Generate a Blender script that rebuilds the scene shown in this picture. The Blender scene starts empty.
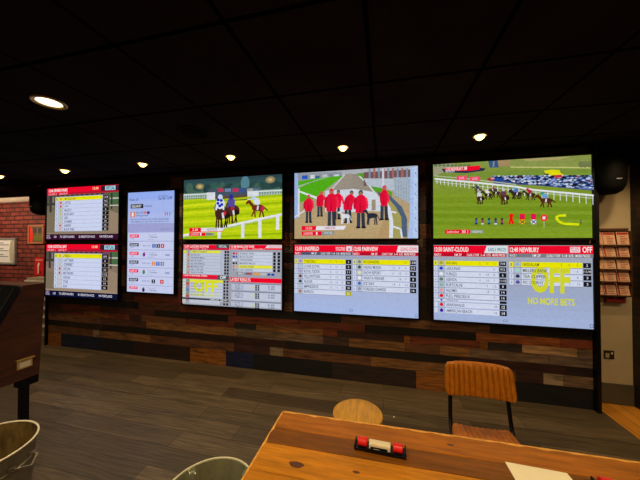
import bpy, math, random
from mathutils import Vector, Matrix
random.seed(7)
SC = bpy.context.scene
COL = SC.collection
EYE = 1.61            # eye height of the photographer
CEIL = 2.59
TVY = 3.10            # plane of the display glass

# ------------------------------------------------------------------ camera
FPX, YAW, PITCH, ROLL = 266.03, 0.232376, 0.01518, 0.00144
fw = Vector((-math.sin(YAW)*math.cos(PITCH), math.cos(YAW)*math.cos(PITCH), math.sin(PITCH)))
ri = Vector((math.cos(YAW), math.sin(YAW), 0)); up = ri.cross(fw)
c_, s_ = math.cos(ROLL), math.sin(ROLL)
RI = ri*c_ + up*s_; UP = up*c_ - ri*s_
cam = bpy.data.cameras.new('camera'); cam.sensor_width = 36; cam.lens = FPX*36/640
cam.clip_start = 0.02
co = bpy.data.objects.new('camera', cam); COL.objects.link(co)
m3 = Matrix((RI, UP, -fw)).transposed()
co.matrix_world = Matrix.Translation((0, 0, EYE)) @ m3.to_4x4()
SC.camera = co
SC.view_settings.view_transform = 'Standard'
SC.view_settings.look = 'None'

def ray(x, y): return fw + RI*((x-320)/FPX) + UP*((240-y)/FPX)
def on_y(x, y, Y):
    d = ray(x, y); return d*(Y/d.y) + Vector((0, 0, EYE))
def on_z(x, y, z):
    d = ray(x, y); return d*((z-EYE)/d.z) + Vector((0, 0, EYE))

def lin(c):
    if isinstance(c, str):
        c = c.lstrip('#'); c = [int(c[i:i+2], 16)/255 for i in (0, 2, 4)]
    return tuple([(v/12.92 if v <= .04045 else ((v+.055)/1.055)**2.4) for v in c[:3]]) + (1,)

# ------------------------------------------------------------------ materials
def nodes(name):
    m = bpy.data.materials.new(name); m.use_nodes = True
    nt = m.node_tree; nt.nodes.clear()
    out = nt.nodes.new('ShaderNodeOutputMaterial')
    return m, nt, out
def N(nt, t, **k):
    n = nt.nodes.new(t)
    for a, b in k.items():
        if a.startswith('i_'): n.inputs[a[2:].replace('_', ' ')].default_value = b
        else: setattr(n, a, b)
    return n
def mixc(nt, fac, a, b, mode='MIX'):
    n = nt.nodes.new('ShaderNodeMix'); n.data_type = 'RGBA'; n.blend_type = mode
    for idx, v in ((0, fac), (6, a), (7, b)):
        if hasattr(v, 'is_output') or isinstance(v, bpy.types.NodeSocket): nt.links.new(v, n.inputs[idx])
        else: n.inputs[idx].default_value = v
    return n.outputs[2]
def surf(name, col, rough=.6, metal=0, amt=.15, scale=(8, 8, 8), bump=0.0, attr=False, spec=.5, detail=4, coat=0, contrast=None):
    """principled surface: colour (or the mesh colour attribute) broken by stretched noise"""
    m, nt, out = nodes(name)
    p = N(nt, 'ShaderNodeBsdfPrincipled'); p.inputs['Roughness'].default_value = rough
    p.inputs['Metallic'].default_value = metal; p.inputs['Specular IOR Level'].default_value = spec
    p.inputs['Coat Weight'].default_value = coat
    tc = N(nt, 'ShaderNodeNewGeometry'); mp = N(nt, 'ShaderNodeMapping'); mp.inputs['Scale'].default_value = scale
    nt.links.new(tc.outputs['Position'], mp.inputs[0])
    no = N(nt, 'ShaderNodeTexNoise'); no.inputs['Detail'].default_value = detail; no.inputs['Scale'].default_value = 1
    no.inputs['Roughness'].default_value = .65
    nt.links.new(mp.outputs[0], no.inputs[0])
    if attr:
        a = N(nt, 'ShaderNodeAttribute', attribute_name='Col'); base = a.outputs['Color']
        if col is not None:
            base = mixc(nt, 1.0, base, lin(col), 'MULTIPLY')
    else: base = lin(col)
    r = N(nt, 'ShaderNodeMapRange'); r.inputs[1].default_value = .3; r.inputs[2].default_value = .7
    r.inputs[3].default_value = 1-amt; r.inputs[4].default_value = 1+amt
    nt.links.new(no.outputs[0], r.inputs[0])
    cc = N(nt, 'ShaderNodeCombineColor')
    for i in range(3): nt.links.new(r.outputs[0], cc.inputs[i])
    c = mixc(nt, 1.0, base, cc.outputs[0], 'MULTIPLY')
    nt.links.new(c, p.inputs['Base Color'])
    if bump:
        b = N(nt, 'ShaderNodeBump'); b.inputs['Strength'].default_value = bump; b.inputs['Distance'].default_value = .004
        nt.links.new(no.outputs[0], b.inputs['Height']); nt.links.new(b.outputs[0], p.inputs['Normal'])
    nt.links.new(p.outputs[0], out.inputs[0])
    return m
def glow(name, col, strength):
    m, nt, out = nodes(name); e = N(nt, 'ShaderNodeEmission'); e.inputs[0].default_value = lin(col); e.inputs[1].default_value = strength
    nt.links.new(e.outputs[0], out.inputs[0]); return m
def display_mat(name, strength, noise):
    """the lit picture of a display: colour attribute of the artwork, slightly uneven like a video image"""
    m, nt, out = nodes(name); e = N(nt, 'ShaderNodeEmission'); e.inputs[1].default_value = strength
    a = N(nt, 'ShaderNodeAttribute', attribute_name='Col')
    g = N(nt, 'ShaderNodeNewGeometry'); mp = N(nt, 'ShaderNodeMapping'); mp.inputs['Scale'].default_value = (28, 28, 70)
    nt.links.new(g.outputs['Position'], mp.inputs[0])
    no = N(nt, 'ShaderNodeTexNoise'); no.inputs['Scale'].default_value = 1; no.inputs['Detail'].default_value = 5
    nt.links.new(mp.outputs[0], no.inputs[0])
    r = N(nt, 'ShaderNodeMapRange'); r.inputs[1].default_value = .3; r.inputs[2].default_value = .7
    r.inputs[3].default_value = 1-noise; r.inputs[4].default_value = 1+noise
    nt.links.new(no.outputs[0], r.inputs[0])
    cc = N(nt, 'ShaderNodeCombineColor')
    for i in range(3): nt.links.new(r.outputs[0], cc.inputs[i])
    c = mixc(nt, 1.0, a.outputs['Color'], cc.outputs[0], 'MULTIPLY')
    nt.links.new(c, e.inputs[0]); nt.links.new(e.outputs[0], out.inputs[0])
    return m

BLACK = surf('black_plastic', '#0a0a0b', .4, amt=.1, spec=.25)
BLACKM = surf('black_metal', '#121214', .38, .6, amt=.1)
SPEAKM = surf('speaker_black', '#050505', .7, amt=.2, spec=.1)
CARD = surf('printed_card', None, .6, attr=True, amt=.08, scale=(60, 60, 60))
PLANK = surf('reclaimed_planks', None, .6, attr=True, amt=.75, scale=(5, 5, 38), bump=.6, detail=8)
TABLE = surf('oiled_table_wood', None, .5, attr=True, amt=.38, scale=(4.5, 42, 42), bump=.25, detail=7, spec=.22)
LEATHER = surf('tan_leather', '#b46a10', .5, spec=.25, amt=.22, scale=(30, 30, 30), bump=.2)
STOOLW = surf('pale_stool_wood', '#c8921e', .55, amt=.25, scale=(60, 8, 60), bump=.1)
STEEL = surf('galvanised_steel', '#958c7a', .42, .8, amt=.3, scale=(9, 9, 9), bump=.1)
STEELIN = surf('bin_inside_steel_reflection', '#98804f', .35, .6, amt=.7, scale=(14, 14, 5), bump=.5)  # warm brown reflections inside the bins are put into this colour
RIMS = surf('rim_highlight', '#fff4d8', .4, .1, amt=.1)  # pale non-metal colour stands for light caught by the steel rim
CABW = surf('terminal_walnut', '#4a220f', .8, amt=.5, scale=(3, 6, 30), bump=.1)
WHITEW = surf('cream_paint', '#b8a584', .8, amt=.05, scale=(4, 4, 4))
SKIRT = surf('grey_skirting', '#524a38', .6, amt=.1)
TILE = surf('black_ceiling_tile', '#262020', 1, amt=.2, scale=(2, 2, 2), spec=0)
GRID = surf('black_ceiling_grid', '#0a0707', 1, amt=.1, spec=0)
TRIMG = surf('downlight_trim', '#c9a860', .35, .2)
CREAM = surf('cream_cornice', '#d8c8b4', .7, amt=.05)
PLASTER = surf('dark_paint', '#3a322c', .8)
BRASS = surf('brass', '#e0b860', .4, .5)
RED = surf('red_plastic', '#e01512', .4, amt=.05)
WHITEP = surf('white_card', '#e8dcc0', .55, amt=.04)
BRICKP = None

def brick_mat():
    m, nt, out = nodes('painted_red_brick')
    p = N(nt, 'ShaderNodeBsdfPrincipled'); p.inputs['Roughness'].default_value = .8
    g = N(nt, 'ShaderNodeNewGeometry'); sp = N(nt, 'ShaderNodeSeparateXYZ'); cb = N(nt, 'ShaderNodeCombineXYZ')
    nt.links.new(g.outputs['Position'], sp.inputs[0]); nt.links.new(sp.outputs[0], cb.inputs[0]); nt.links.new(sp.outputs[2], cb.inputs[1])
    b = N(nt, 'ShaderNodeTexBrick'); b.inputs['Scale'].default_value = 1; b.inputs['Brick Width'].default_value = .26
    b.inputs['Row Height'].default_value = .088; b.inputs['Mortar Size'].default_value = .011; b.inputs['Mortar Smooth'].default_value = .3
    b.inputs['Color1'].default_value = lin('#964031'); b.inputs['Color2'].default_value = lin('#74291f'); b.inputs['Mortar'].default_value = lin('#2f130e')
    nt.links.new(cb.outputs[0], b.inputs[0])
    no = N(nt, 'ShaderNodeTexNoise'); no.inputs['Scale'].default_value = 9; no.inputs['Detail'].default_value = 6
    nt.links.new(cb.outputs[0], no.inputs[0])
    r = N(nt, 'ShaderNodeMapRange'); r.inputs[1].default_value = .3; r.inputs[2].default_value = .7; r.inputs[3].default_value = .6; r.inputs[4].default_value = 1.35
    nt.links.new(no.outputs[0], r.inputs[0])
    cc = N(nt, 'ShaderNodeCombineColor')
    for i in range(3): nt.links.new(r.outputs[0], cc.inputs[i])
    nt.links.new(mixc(nt, 1.0, b.outputs[0], cc.outputs[0], 'MULTIPLY'), p.inputs['Base Color'])
    bm = N(nt, 'ShaderNodeBump'); bm.invert = True; bm.inputs['Distance'].default_value = .02; bm.inputs['Strength'].default_value = .9
    nt.links.new(b.outputs[1], bm.inputs['Height']); nt.links.new(bm.outputs[0], p.inputs['Normal'])
    nt.links.new(p.outputs[0], out.inputs[0]); return m

def floor_mat(name, c1, c2, gap, w, h, turn, rough, grain):
    m, nt, out = nodes(name)
    p = N(nt, 'ShaderNodeBsdfPrincipled'); p.inputs['Roughness'].default_value = rough; p.inputs['Specular IOR Level'].default_value = .35
    g = N(nt, 'ShaderNodeNewGeometry'); mp = N(nt, 'ShaderNodeMapping'); mp.inputs['Rotation'].default_value = (0, 0, turn)
    nt.links.new(g.outputs['Position'], mp.inputs[0])
    b = N(nt, 'ShaderNodeTexBrick'); b.inputs['Scale'].default_value = 1; b.inputs['Brick Width'].default_value = w
    b.inputs['Row Height'].default_value = h; b.inputs['Mortar Size'].default_value = .0022; b.offset = .37
    b.inputs['Color1'].default_value = lin(c1); b.inputs['Color2'].default_value = lin(c2); b.inputs['Mortar'].default_value = lin(gap)
    nt.links.new(mp.outputs[0], b.inputs[0])
    m2 = N(nt, 'ShaderNodeMapping'); m2.inputs['Scale'].default_value = (1.6, 19, 1); nt.links.new(mp.outputs[0], m2.inputs[0])
    no = N(nt, 'ShaderNodeTexNoise'); no.inputs['Scale'].default_value = 1; no.inputs['Detail'].default_value = 9; no.inputs['Roughness'].default_value = .7; no.inputs['Distortion'].default_value = 1.2
    nt.links.new(m2.outputs[0], no.inputs[0])
    r = N(nt, 'ShaderNodeMapRange'); r.inputs[1].default_value = .3; r.inputs[2].default_value = .7; r.inputs[3].default_value = 1-grain; r.inputs[4].default_value = 1+grain
    nt.links.new(no.outputs[0], r.inputs[0])
    m3_ = N(nt, 'ShaderNodeMapping'); m3_.inputs['Scale'].default_value = (1.6, 7, 1); nt.links.new(mp.outputs[0], m3_.inputs[0])
    wv = N(nt, 'ShaderNodeTexWave', wave_type='RINGS'); wv.inputs['Scale'].default_value = 1.6; wv.inputs['Distortion'].default_value = 9
    wv.inputs['Detail'].default_value = 2; wv.inputs['Detail Scale'].default_value = .8; nt.links.new(m3_.outputs[0], wv.inputs[0])
    r2 = N(nt, 'ShaderNodeMapRange'); r2.inputs[3].default_value = 1-grain*.4; r2.inputs[4].default_value = 1+grain*.25; nt.links.new(wv.outputs[1], r2.inputs[0])
    mu = N(nt, 'ShaderNodeMath', operation='MULTIPLY'); nt.links.new(r.outputs[0], mu.inputs[0]); nt.links.new(r2.outputs[0], mu.inputs[1])
    cc = N(nt, 'ShaderNodeCombineColor')
    for i in range(3): nt.links.new(mu.outputs[0], cc.inputs[i])
    nt.links.new(mixc(nt, 1.0, b.outputs[0], cc.outputs[0], 'MULTIPLY'), p.inputs['Base Color'])
    bm = N(nt, 'ShaderNodeBump'); bm.inputs['Distance'].default_value = .002; bm.inputs['Strength'].default_value = .4
    nt.links.new(no.outputs[0], bm.inputs['Height']); nt.links.new(bm.outputs[0], p.inputs['Normal'])
    nt.links.new(p.outputs[0], out.inputs[0]); return m

# ------------------------------------------------------------------ mesh builder
class MB:
    def __init__(s): s.v = []; s.f = []; s.c = []
    def face(s, pts, col=(1, 1, 1, 1)):
        i = len(s.v); s.v += [tuple(p) for p in pts]; s.f.append(list(range(i, i+len(pts)))); s.c.append(col)
    def add(s, vs, fs, col=(1, 1, 1, 1)):
        i = len(s.v); s.v += [tuple(v) for v in vs]
        for f in fs: s.f.append([a+i for a in f]); s.c.append(col)
    def box(s, x0, x1, y0, y1, z0, z1, col=(1, 1, 1, 1), M=None):
        vs = [Vector((x, y, z)) for z in (z0, z1) for y in (y0, y1) for x in (x0, x1)]
        if M: vs = [M @ v for v in vs]
        s.add(vs, [(0, 2, 3, 1), (4, 5, 7, 6), (0, 1, 5, 4), (2, 6, 7, 3), (0, 4, 6, 2), (1, 3, 7, 5)], col)
    def prism(s, pts, x0, x1, col=(1, 1, 1, 1)):      # profile in y,z extruded along x
        n = len(pts); vs = [(x0, a, b) for a, b in pts]+[(x1, a, b) for a, b in pts]
        s.add(vs, [list(range(n))[::-1], list(range(n, 2*n))]+[(i, (i+1) % n, (i+1) % n+n, i+n) for i in range(n)], col)
    def lathe(s, prof, c, n=40, col=(1, 1, 1, 1), caps=False, M=None):
        k = len(prof); vs = []
        for r, z in prof:
            for j in range(n):
                a = 2*math.pi*j/n; v = Vector((r*math.cos(a), r*math.sin(a), z))
                if M: v = M @ v
                vs.append((c[0]+v.x, c[1]+v.y, c[2]+v.z))
        fs = [(i*n+j, i*n+(j+1) % n, (i+1)*n+(j+1) % n, (i+1)*n+j) for i in range(k-1) for j in range(n)]
        if caps: fs += [list(range(n))[::-1], [(k-1)*n+j for j in range(n)]]
        s.add(vs, fs, col)
    def tube(s, pts, r, n=10, col=(1, 1, 1, 1), closed=False, flat=1):
        pts = [Vector(p) for p in pts]; k = len(pts); vs = []
        prev = None
        for i, p in enumerate(pts):
            if closed: t = (pts[(i+1) % k]-pts[i-1]).normalized()
            else: t = (pts[min(i+1, k-1)]-pts[max(i-1, 0)]).normalized()
            a = prev if prev is not None else (Vector((0, 0, 1)) if abs(t.z) < .9 else Vector((1, 0, 0)))
            u = (a - t*a.dot(t)).normalized(); prev = u; w = t.cross(u)
            rr = r[i] if isinstance(r, (list, tuple)) else r
            for j in range(n):
                an = 2*math.pi*j/n; vs.append(p+u*math.cos(an)*rr+w*math.sin(an)*rr*flat)
        fs = [(i*n+j, i*n+(j+1) % n, ((i+1) % k)*n+(j+1) % n, ((i+1) % k)*n+j) for i in range(k if closed else k-1) for j in range(n)]
        if not closed: fs += [list(range(n))[::-1], [(k-1)*n+j for j in range(n)]]
        s.add(vs, fs, col)
    def build(s, name, mat, parent=None, smooth=False, bevel=0, label=None, cat=None, group=None, kind=None):
        org = Vector(parent['_org']) if parent and '_org' in parent else Vector((0, 0, 0))
        me = bpy.data.meshes.new(name)
        me.from_pydata([tuple(Vector(v)-org) for v in s.v], [], s.f)
        at = me.color_attributes.new('Col', 'FLOAT_COLOR', 'CORNER')
        i = 0
        buf = []
        for f, c in zip(s.f, s.c): buf += list(c)*len(f)
        at.data.foreach_set('color', buf)
        me.materials.append(mat)
        o = bpy.data.objects.new(name, me); COL.objects.link(o)
        if smooth:
            me.polygons.foreach_set('use_smooth', [True]*len(me.polygons))
            try: me.set_sharp_from_angle(angle=math.radians(40))
            except Exception: pass
        if bevel:
            b = o.modifiers.new('bevel', 'BEVEL'); b.width = bevel; b.segments = 2; b.limit_method = 'ANGLE'
        if parent: o.parent = parent; o['_org'] = tuple(org)
        tag(o, label, cat, group, kind)
        return o
def tag(o, label=None, cat=None, group=None, kind=None):
    for k, v in (('label', label), ('category', cat), ('group', group), ('kind', kind)):
        if v: o[k] = v
    return o
def thing(name, label, cat, loc, group=None):
    o = bpy.data.objects.new(name, None); COL.objects.link(o); o.location = loc; o['_org'] = tuple(loc)
    o.empty_display_size = .05
    return tag(o, label, cat, group)
def copy_tree(o, loc=None, label=None, parent=None):
    c = o.copy(); COL.objects.link(c)
    if parent: c.parent = parent
    if loc is not None: c.location = loc
    if label: c['label'] = label
    for ch in list(o.children): copy_tree(ch, parent=c)
    return c

# ------------------------------------------------------------------ room shell
XL, XR, YF = -9.6, 2.43, -4.2          # left wall, right wall, wall behind the camera
b = MB(); b.face([(XL, YF, 0), (2.06, YF, 0), (2.06, 4.1, 0), (XL, 4.1, 0)])
b.build('floor', floor_mat('grey_oak_floor', '#665640', '#463b2a', '#1d1913', 1.22, .18, 0, .45, .5), kind='structure')
b = MB(); b.face([(2.06, YF, 0), (3.2, YF, 0), (3.2, 4.1, 0), (2.06, 4.1, 0)])
b.build('floor', floor_mat('orange_oak_floor', '#d08c30', '#b47422', '#5a3410', 1.1, .11, math.pi/2, .42, .2), kind='structure')

b = MB()                                             # suspended ceiling: tiles with thin shadow joints
xs = [-1.29+.61*k for k in range(-14, 9)]; ys = [1.03+.61*k for k in range(-9, 6)]
for i in range(len(xs)-1):
    for j in range(len(ys)-1):
        b.box(xs[i]+.012, xs[i+1]-.012, ys[j]+.012, ys[j+1]-.012, CEIL, CEIL+.02)
b.build('ceiling', TILE, kind='structure')
b = MB()
for x in xs: b.box(x-.0115, x+.0115, ys[0], ys[-1], CEIL+.004, CEIL+.03)
for y in ys: b.box(xs[0], xs[-1], y-.0112, y+.0112, CEIL+.0045, CEIL+.03)
b.box(xs[0], xs[-1], ys[0], ys[-1], CEIL+.031, CEIL+.06)
b.build('trim_1', GRID, kind='structure')

# feature wall clad in reclaimed boards
WF = 3.150
rows = [0, .20, .31, .40, .50, .58, .67, .765]
while rows[-1] < CEIL-.05: rows.append(min(rows[-1]+random.choice((.08, .1, .12, .15)), CEIL))
DK, NV, PB, RB, OR, TN, GY, WH = '#17100d', '#131726', '#3a201c', '#733620', '#93581f', '#80562f', '#66503f', '#84705c'
BRN = '#643e26'
spec = {
 0: [(46, OR), (61, '#151b34'), (98, '#17161c'), (134, '#2a1814'), (190, OR), (226, '#141f4a'), (253, '#101113'), (332, '#2c1e1c'), (416, OR), (462, '#2a1b18'), (512, '#0e0e12'), (600, None)],
 1: [(46, BRN), (93, WH), (99, TN), (150, BRN), (234, PB), (270, WH), (283, BRN), (371, TN), (452, BRN), (516, PB), (543, WH), (563, GY), (600, None)],
 2: [(46, '#1d1310'), (70, '#2b1a15'), (103, '#1a1110'), (160, '#241412'), (236, '#33150f'), (286, DK), (368, '#15100e'), (460, '#2c1211'), (566, '#1d1013'), (600, None)],
 3: [(46, BRN), (100, '#4a2b1e'), (146, TN), (236, GY), (275, '#6b5343'), (323, '#3f2a22'), (349, TN), (405, BRN), (440, TN), (470, GY), (549, '#5d4c41'), (600, None)],
 4: [(46, '#4c2d1e'), (67, RB), (83, OR), (108, RB), (129, '#3c241b'), (141, BRN), (186, RB), (234, '#2b2423'), (256, TN), (323, RB), (337, '#3a2118'), (404, OR), (410, RB), (480, OR), (488, '#2a2325'), (522, '#a47f5c'), (577, GY), (600, None)],
 5: [(46, '#3a1f16'), (60, RB), (100, '#4d2517'), (154, DK), (228, RB), (300, '#7a3a1c'), (333, RB), (365, DK), (476, '#8a4a22'), (560, RB), (600, None)],
 6: [(46, '#1d1411'), (62, '#2a1b14'), (66, '#15100f'), (138, BRN), (180, RB), (236, '#131112'), (341, BRN), (410, '#7a5236'), (430, BRN), (490, '#0f0e10'), (600, None)],
}
b = MB()
for r in range(len(rows)-1):
    z0, z1 = rows[r], rows[r+1]; zm = (z0+z1)/2
    cells = []
    if r in spec:
        d = spec[r]
        for (px, c), (px2, _) in zip(d, d[1:]):
            # board joints measured on the wall, converted to metres along it
            def wx(p):
                # direction of this joint on the horizon
                q = ray(p, 330); return q.x/q.y*WF
            cells.append((max(wx(px), -5.2), min(wx(px2), 1.99), c))
    else:
        x = -5.2
        while x < 1.99:
            w = random.uniform(.35, 1.3); cells.append((x, min(x+w, 1.99), random.choice((BRN, RB, PB, '#241713', GY, '#3a2118', DK)))); x += w
    for x0, x1, c in cells:
        cc = lin(c); k = random.uniform(.85, 1.15); cc = (cc[0]*k, cc[1]*k, cc[2]*k, 1)
        dpt = random.uniform(0, .006)
        b.box(x0+.001, x1-.001, WF+dpt, WF+.03, z0+.001, z1-.001, cc)
fw_ = b.build('wall_back', PLANK, kind='structure')
b = MB(); b.box(-5.21, 2.0, WF+.03, WF+.14, 0, CEIL-.001); b.build('wall_core', PLASTER, fw_)
b = MB(); b.box(1.992, 2.022, 3.10, 3.30, 0, CEIL-.003); b.build('trim_2', BLACK, kind='structure')
b = MB(); b.box(-5.226, -5.205, 3.12, 3.30, 0, CEIL-.003); b.build('trim_3', BLACK, kind='structure')

b = MB(); b.box(2.03, XR-.001, 3.25, 3.329, EYE+.80, CEIL-.003); b.build('trim_5', BLACK, kind='structure')

# brick wall set back at the far left, cream cornice on top
BW = 4.03
b = MB(); b.box(XL, -4.2, BW, BW+.1, 0, CEIL-.001); b.build('wall_alcove_left', brick_mat(), kind='structure')
b = MB(); b.prism([(BW-.001, 2.492), (BW-.035, 2.50), (BW-.06, 2.53), (BW-.07, 2.584), (BW-.001, 2.584)], XL, -4.2)
b.build('trim_4', CREAM, kind='structure')
# cream alcove wall at the right
WR = 3.33
b = MB(); b.box(2.0, XR+.02, WR, WR+.1, 0, CEIL-.001); b.build('wall_alcove_right', WHITEW, kind='structure')
b = MB(); b.box(2.045, XR-.001, WR-.016, WR-.0005, 0, .205); b.build('baseboard_right', SKIRT, kind='structure', bevel=.004)
b = MB(); b.box(XR+.012, XR+.1, YF, WR+.1, 0, CEIL-.001)
z = 0
wr = MB()
while z < CEIL-.02:
    h = min(random.choice((.09, .11, .14)), CEIL-.002-z); y = YF
    while y < WR-.001:
        w = random.uniform(.5, 1.4); y1 = min(y+w, WR-.0005)
        wr.box(XR, XR+.012, y+.001, y1-.001, z+.001, z+h-.001, lin(random.choice(('#2a1913', '#1d1310', '#3a2118', '#170f0d', '#241a18')))); y = y1
    z += h
ro = wr.build('wall_right', PLANK, kind='structure')
b.build('wall_core', PLASTER, ro)
b = MB(); b.box(XL-.1, XL, YF, BW+.1, 0, CEIL-.001); b.build('wall_left', PLASTER, kind='structure')
b = MB(); b.box(XL, XR+.1, YF-.1, YF, 0, CEIL-.001); b.build('wall_front', PLASTER, kind='structure')
b = MB(); b.box(-4.2, 2.0, BW, BW+.1, 0, CEIL-.001); b.build('wall_rear', PLASTER, kind='structure')

# ------------------------------------------------------------------ text as mesh
_tc = {}
def text_mesh(s, off=.004):
    if (s, off) in _tc: return _tc[(s, off)]
    cu = bpy.data.curves.new('t', 'FONT'); cu.body = s; cu.size = 1; cu.resolution_u = 3; cu.offset = off; cu.fill_mode = 'FRONT'
    o = bpy.data.objects.new('t', cu); COL.objects.link(o)
    dg = bpy.context.evaluated_depsgraph_get(); dg.update()
    me = o.evaluated_get(dg).to_mesh()
    vs = [(v.co.x, v.co.y) for v in me.vertices]; fs = [tuple(p.vertices) for p in me.polygons]
    o.evaluated_get(dg).to_mesh_clear(); bpy.data.objects.remove(o); bpy.data.curves.remove(cu)
    x0 = min(v[0] for v in vs); x1 = max(v[0] for v in vs); y0 = min(v[1] for v in vs); y1 = max(v[1] for v in vs)
    r = ([((x-x0)/(x1-x0), (y1-y)/(y1-y0)) for x, y in vs], fs); _tc[(s, off)] = r
    return r

# ------------------------------------------------------------------ displays
TW = 1.431
class Pic:
    """flat artwork of a display, laid out in panel units (u to the right, v down), 1600 = TW metres"""
    def __init__(s, x0, zt, U=1600, V=900, y=TVY):
        s.x0, s.zt, s.U, s.V, s.y = x0, zt, U, V, y; s.k = TW/1600; s.mb = MB(); s.L = 0
    def w(s, u, v, L): return (s.x0+u*s.k, s.y-L*.00008, s.zt-v*s.k)
    def crop(s, ox, oy, sc): s.cr = (ox, oy, sc)
    def uv(s, cx, cy):
        ox, oy, sc = s.cr; P = on_y(ox+cx/sc, oy+cy/sc, TVY); return ((P.x-s.x0)/s.k, (s.zt-P.z)/s.k)
    def poly(s, pts, col, L=None):
        s.L += 1 if L is None else 0
        n = s.L
        out = [(min(max(u, 0), s.U), min(max(v, 0), s.V)) for u, v in pts]
        s.mb.face([s.w(u, v, n) for u, v in out], lin(col))
    def rect(s, u0, v0, u1, v1, col): s.poly([(u0, v0), (u0, v1), (u1, v1), (u1, v0)], col)
    def ell(s, u, v, a, b_, col, n=14, rot=0):
        c, q = math.cos(rot), math.sin(rot)
        s.poly([(u+a*math.cos(t)*c-b_*math.sin(t)*q, v+a*math.cos(t)*q+b_*math.sin(t)*c) for t in [-2*math.pi*i/n for i in range(n)]], col)
    def line(s, pts, wd, col):
        for (a, b_), (c, d) in zip(pts, pts[1:]):
            l = math.hypot(c-a, d-b_) or 1; nx, ny = -(d-b_)/l*wd/2, (c-a)/l*wd/2
            s.poly([(a-nx, b_-ny), (a+nx, b_+ny), (c+nx, d+ny), (c-nx, d-ny)], col)
    def grad(s, u0, v0, u1, v1, cols, n=10):
        st = [lin(c) for c in cols]; s.L += 1
        for i in range(n):
            t = i/(n-1)*(len(st)-1); k = min(int(t), len(st)-2); t -= k
            c = tuple(st[k][j]*(1-t)+st[k+1][j]*t for j in range(3))+(1,)
            a, b_ = v0+(v1-v0)*i/n, v0+(v1-v0)*(i+1)/n
            s.mb.face([s.w(u0, a, s.L), s.w(u0, b_, s.L), s.w(u1, b_, s.L), s.w(u1, a, s.L)], c)
    def text(s, t, u0, v0, u1, v1, col):
        s.L += 1; h_ = (v1-v0)*.09; v0 -= h_; v1 += h_; h = v1-v0; vs, fs = text_mesh(t, .045 if h > 150 else .024 if h > 48 else .010)
        s.mb.add([s.w(u0+x*(u1-u0), v0+y*(v1-v0), s.L) for x, y in vs], fs, lin(col))
    # the same, given in coordinates read off an enlarged view of that panel
    def cpoly(s, pts, col): s.poly([s.uv(*p) for p in pts], col)
    def cline(s, pts, wd, col): s.line([s.uv(*p) for p in pts], wd, col)
    def cell(s, cx, cy, a, b_, col, rot=0): u, v = s.uv(cx, cy); s.ell(u, v, a, b_, col, rot=rot)
    def crect(s, x0, y0, x1, y1, col):
        a, b_ = s.uv(x0, y0); c, d = s.uv(x1, y1); s.rect(a, b_, c, d, col)
    def ctext(s, t, x0, y0, x1, y1, col):
        a, b_ = s.uv(x0, y0); c, d = s.uv(x1, y1); s.text(t, a, b_, c, d, col)

DISP = display_mat('display_picture', .84, .06)
VIDEO = display_mat('video_picture', .82, .12)
def display(pic, label, group, mat):
    k = pic.k; x0, zt = pic.x0, pic.zt; x1, zb = x0+pic.U*k, zt-pic.V*k
    root = thing('wall_display', label, 'screen', ((x0+x1)/2, WF, (zt+zb)/2), group)
    bz = .018; b = MB(); yf = pic.y-.012-pic.L*.00008*0; yb = pic.y+.03
    b.box(x0-bz, x1+bz, yf, yb, zt, zt+bz); b.box(x0-bz, x1+bz, yf, yb, zb-bz, zb)
    b.box(x0-bz, x0, yf, yb, zb, zt); b.box(x1, x1+bz, yf, yb, zb, zt)
    b.build('bezel', BLACK, root)
    b = MB(); b.box(x0-.005, x1+.005, pic.y+.002, WF-.012, zb-.005, zt+.005); b.build('back_housing', BLACK, root)
    b = MB(); cx, cz = (x0+x1)/2, (zt+zb)/2
    b.box(cx-.2, cx+.2, WF-.012, WF+.003, cz-.15, cz+.15); b.build('wall_bracket', BLACKM, root)
    pic.mb.build('screen', mat, root)
    return root

TVX = [-5.181, -2.646, -1.055, .533]; ZU = EYE+.869; ZL = EYE-.0095
REDH, YEL, TILEW = '#ff0a2e', '#fbf500', '#d9e2ff'

def horse_side(p, u, v, s, coat, silk, cap, flip=1):
    def q(x, y): return (u+x*s*flip, v+y*s)
    p.line([q(-5, 2), q(-8, 12)], s*2.2, coat); p.line([q(-4, 3), q(-2, 12)], s*2, coat)
    p.line([q(5, 2), q(9, 11)], s*2, coat); p.line([q(5, 3), q(4, 12)], s*2, coat)
    p.ell(*q(0, 0), 9*s, 4.5*s, coat); p.line([q(6, -1), q(12, -8)], s*4, coat); p.ell(*q(14, -8), 4*s, 2*s, coat, rot=.6*flip)
    p.line([q(-8, -1), q(-13, 4)], s*1.6, '#2a1a14')
    p.line([q(0, -3), q(1, 3)], s*2.4, '#e8e8f0'); p.ell(*q(2, -8), 5*s, 4*s, silk, rot=-.5*flip); p.ell(*q(6, -13), 2.6*s, 2.6*s, cap)
def horse_front(p, u, v, s, coat, silk, cap, hood=None):
    def q(x, y): return (u+x*s, v+y*s)
    dark = '#2a1812'
    for a, b_ in ((7, 9), (9, 6)): p.line([q(a, 3), q(b_, 16)], s*1.7, dark)
    p.ell(*q(5, 0), 8*s, 6.5*s, coat, rot=.15); p.ell(*q(7, 3), 6*s, 3.5*s, dark, rot=.1)
    for a, b_ in ((-3, -4), (3, 2), (-1, -1), (1.5, 4)): p.line([q(a, 4), q(b_, 17)], s*1.9, coat)
    p.ell(*q(0, 0), 5.5*s, 8*s, coat); p.line([q(0, -4), q(-3, -9)], s*4.5, coat); p.ell(*q(-4, -7), 2.2*s, 5*s, hood or coat, rot=.25)
    p.ell(*q(1, -10), 5.5*s, 6*s, silk); p.line([q(-3, -10), q(-4, -3)], s*2, silk); p.line([q(5, -10), q(5, -3)], s*2, silk)
    p.ell(*q(1, -17), 3*s, 3*s, cap); p.line([q(4, 0), q(5, 6)], s*2.5, '#f0f0f8')

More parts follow.
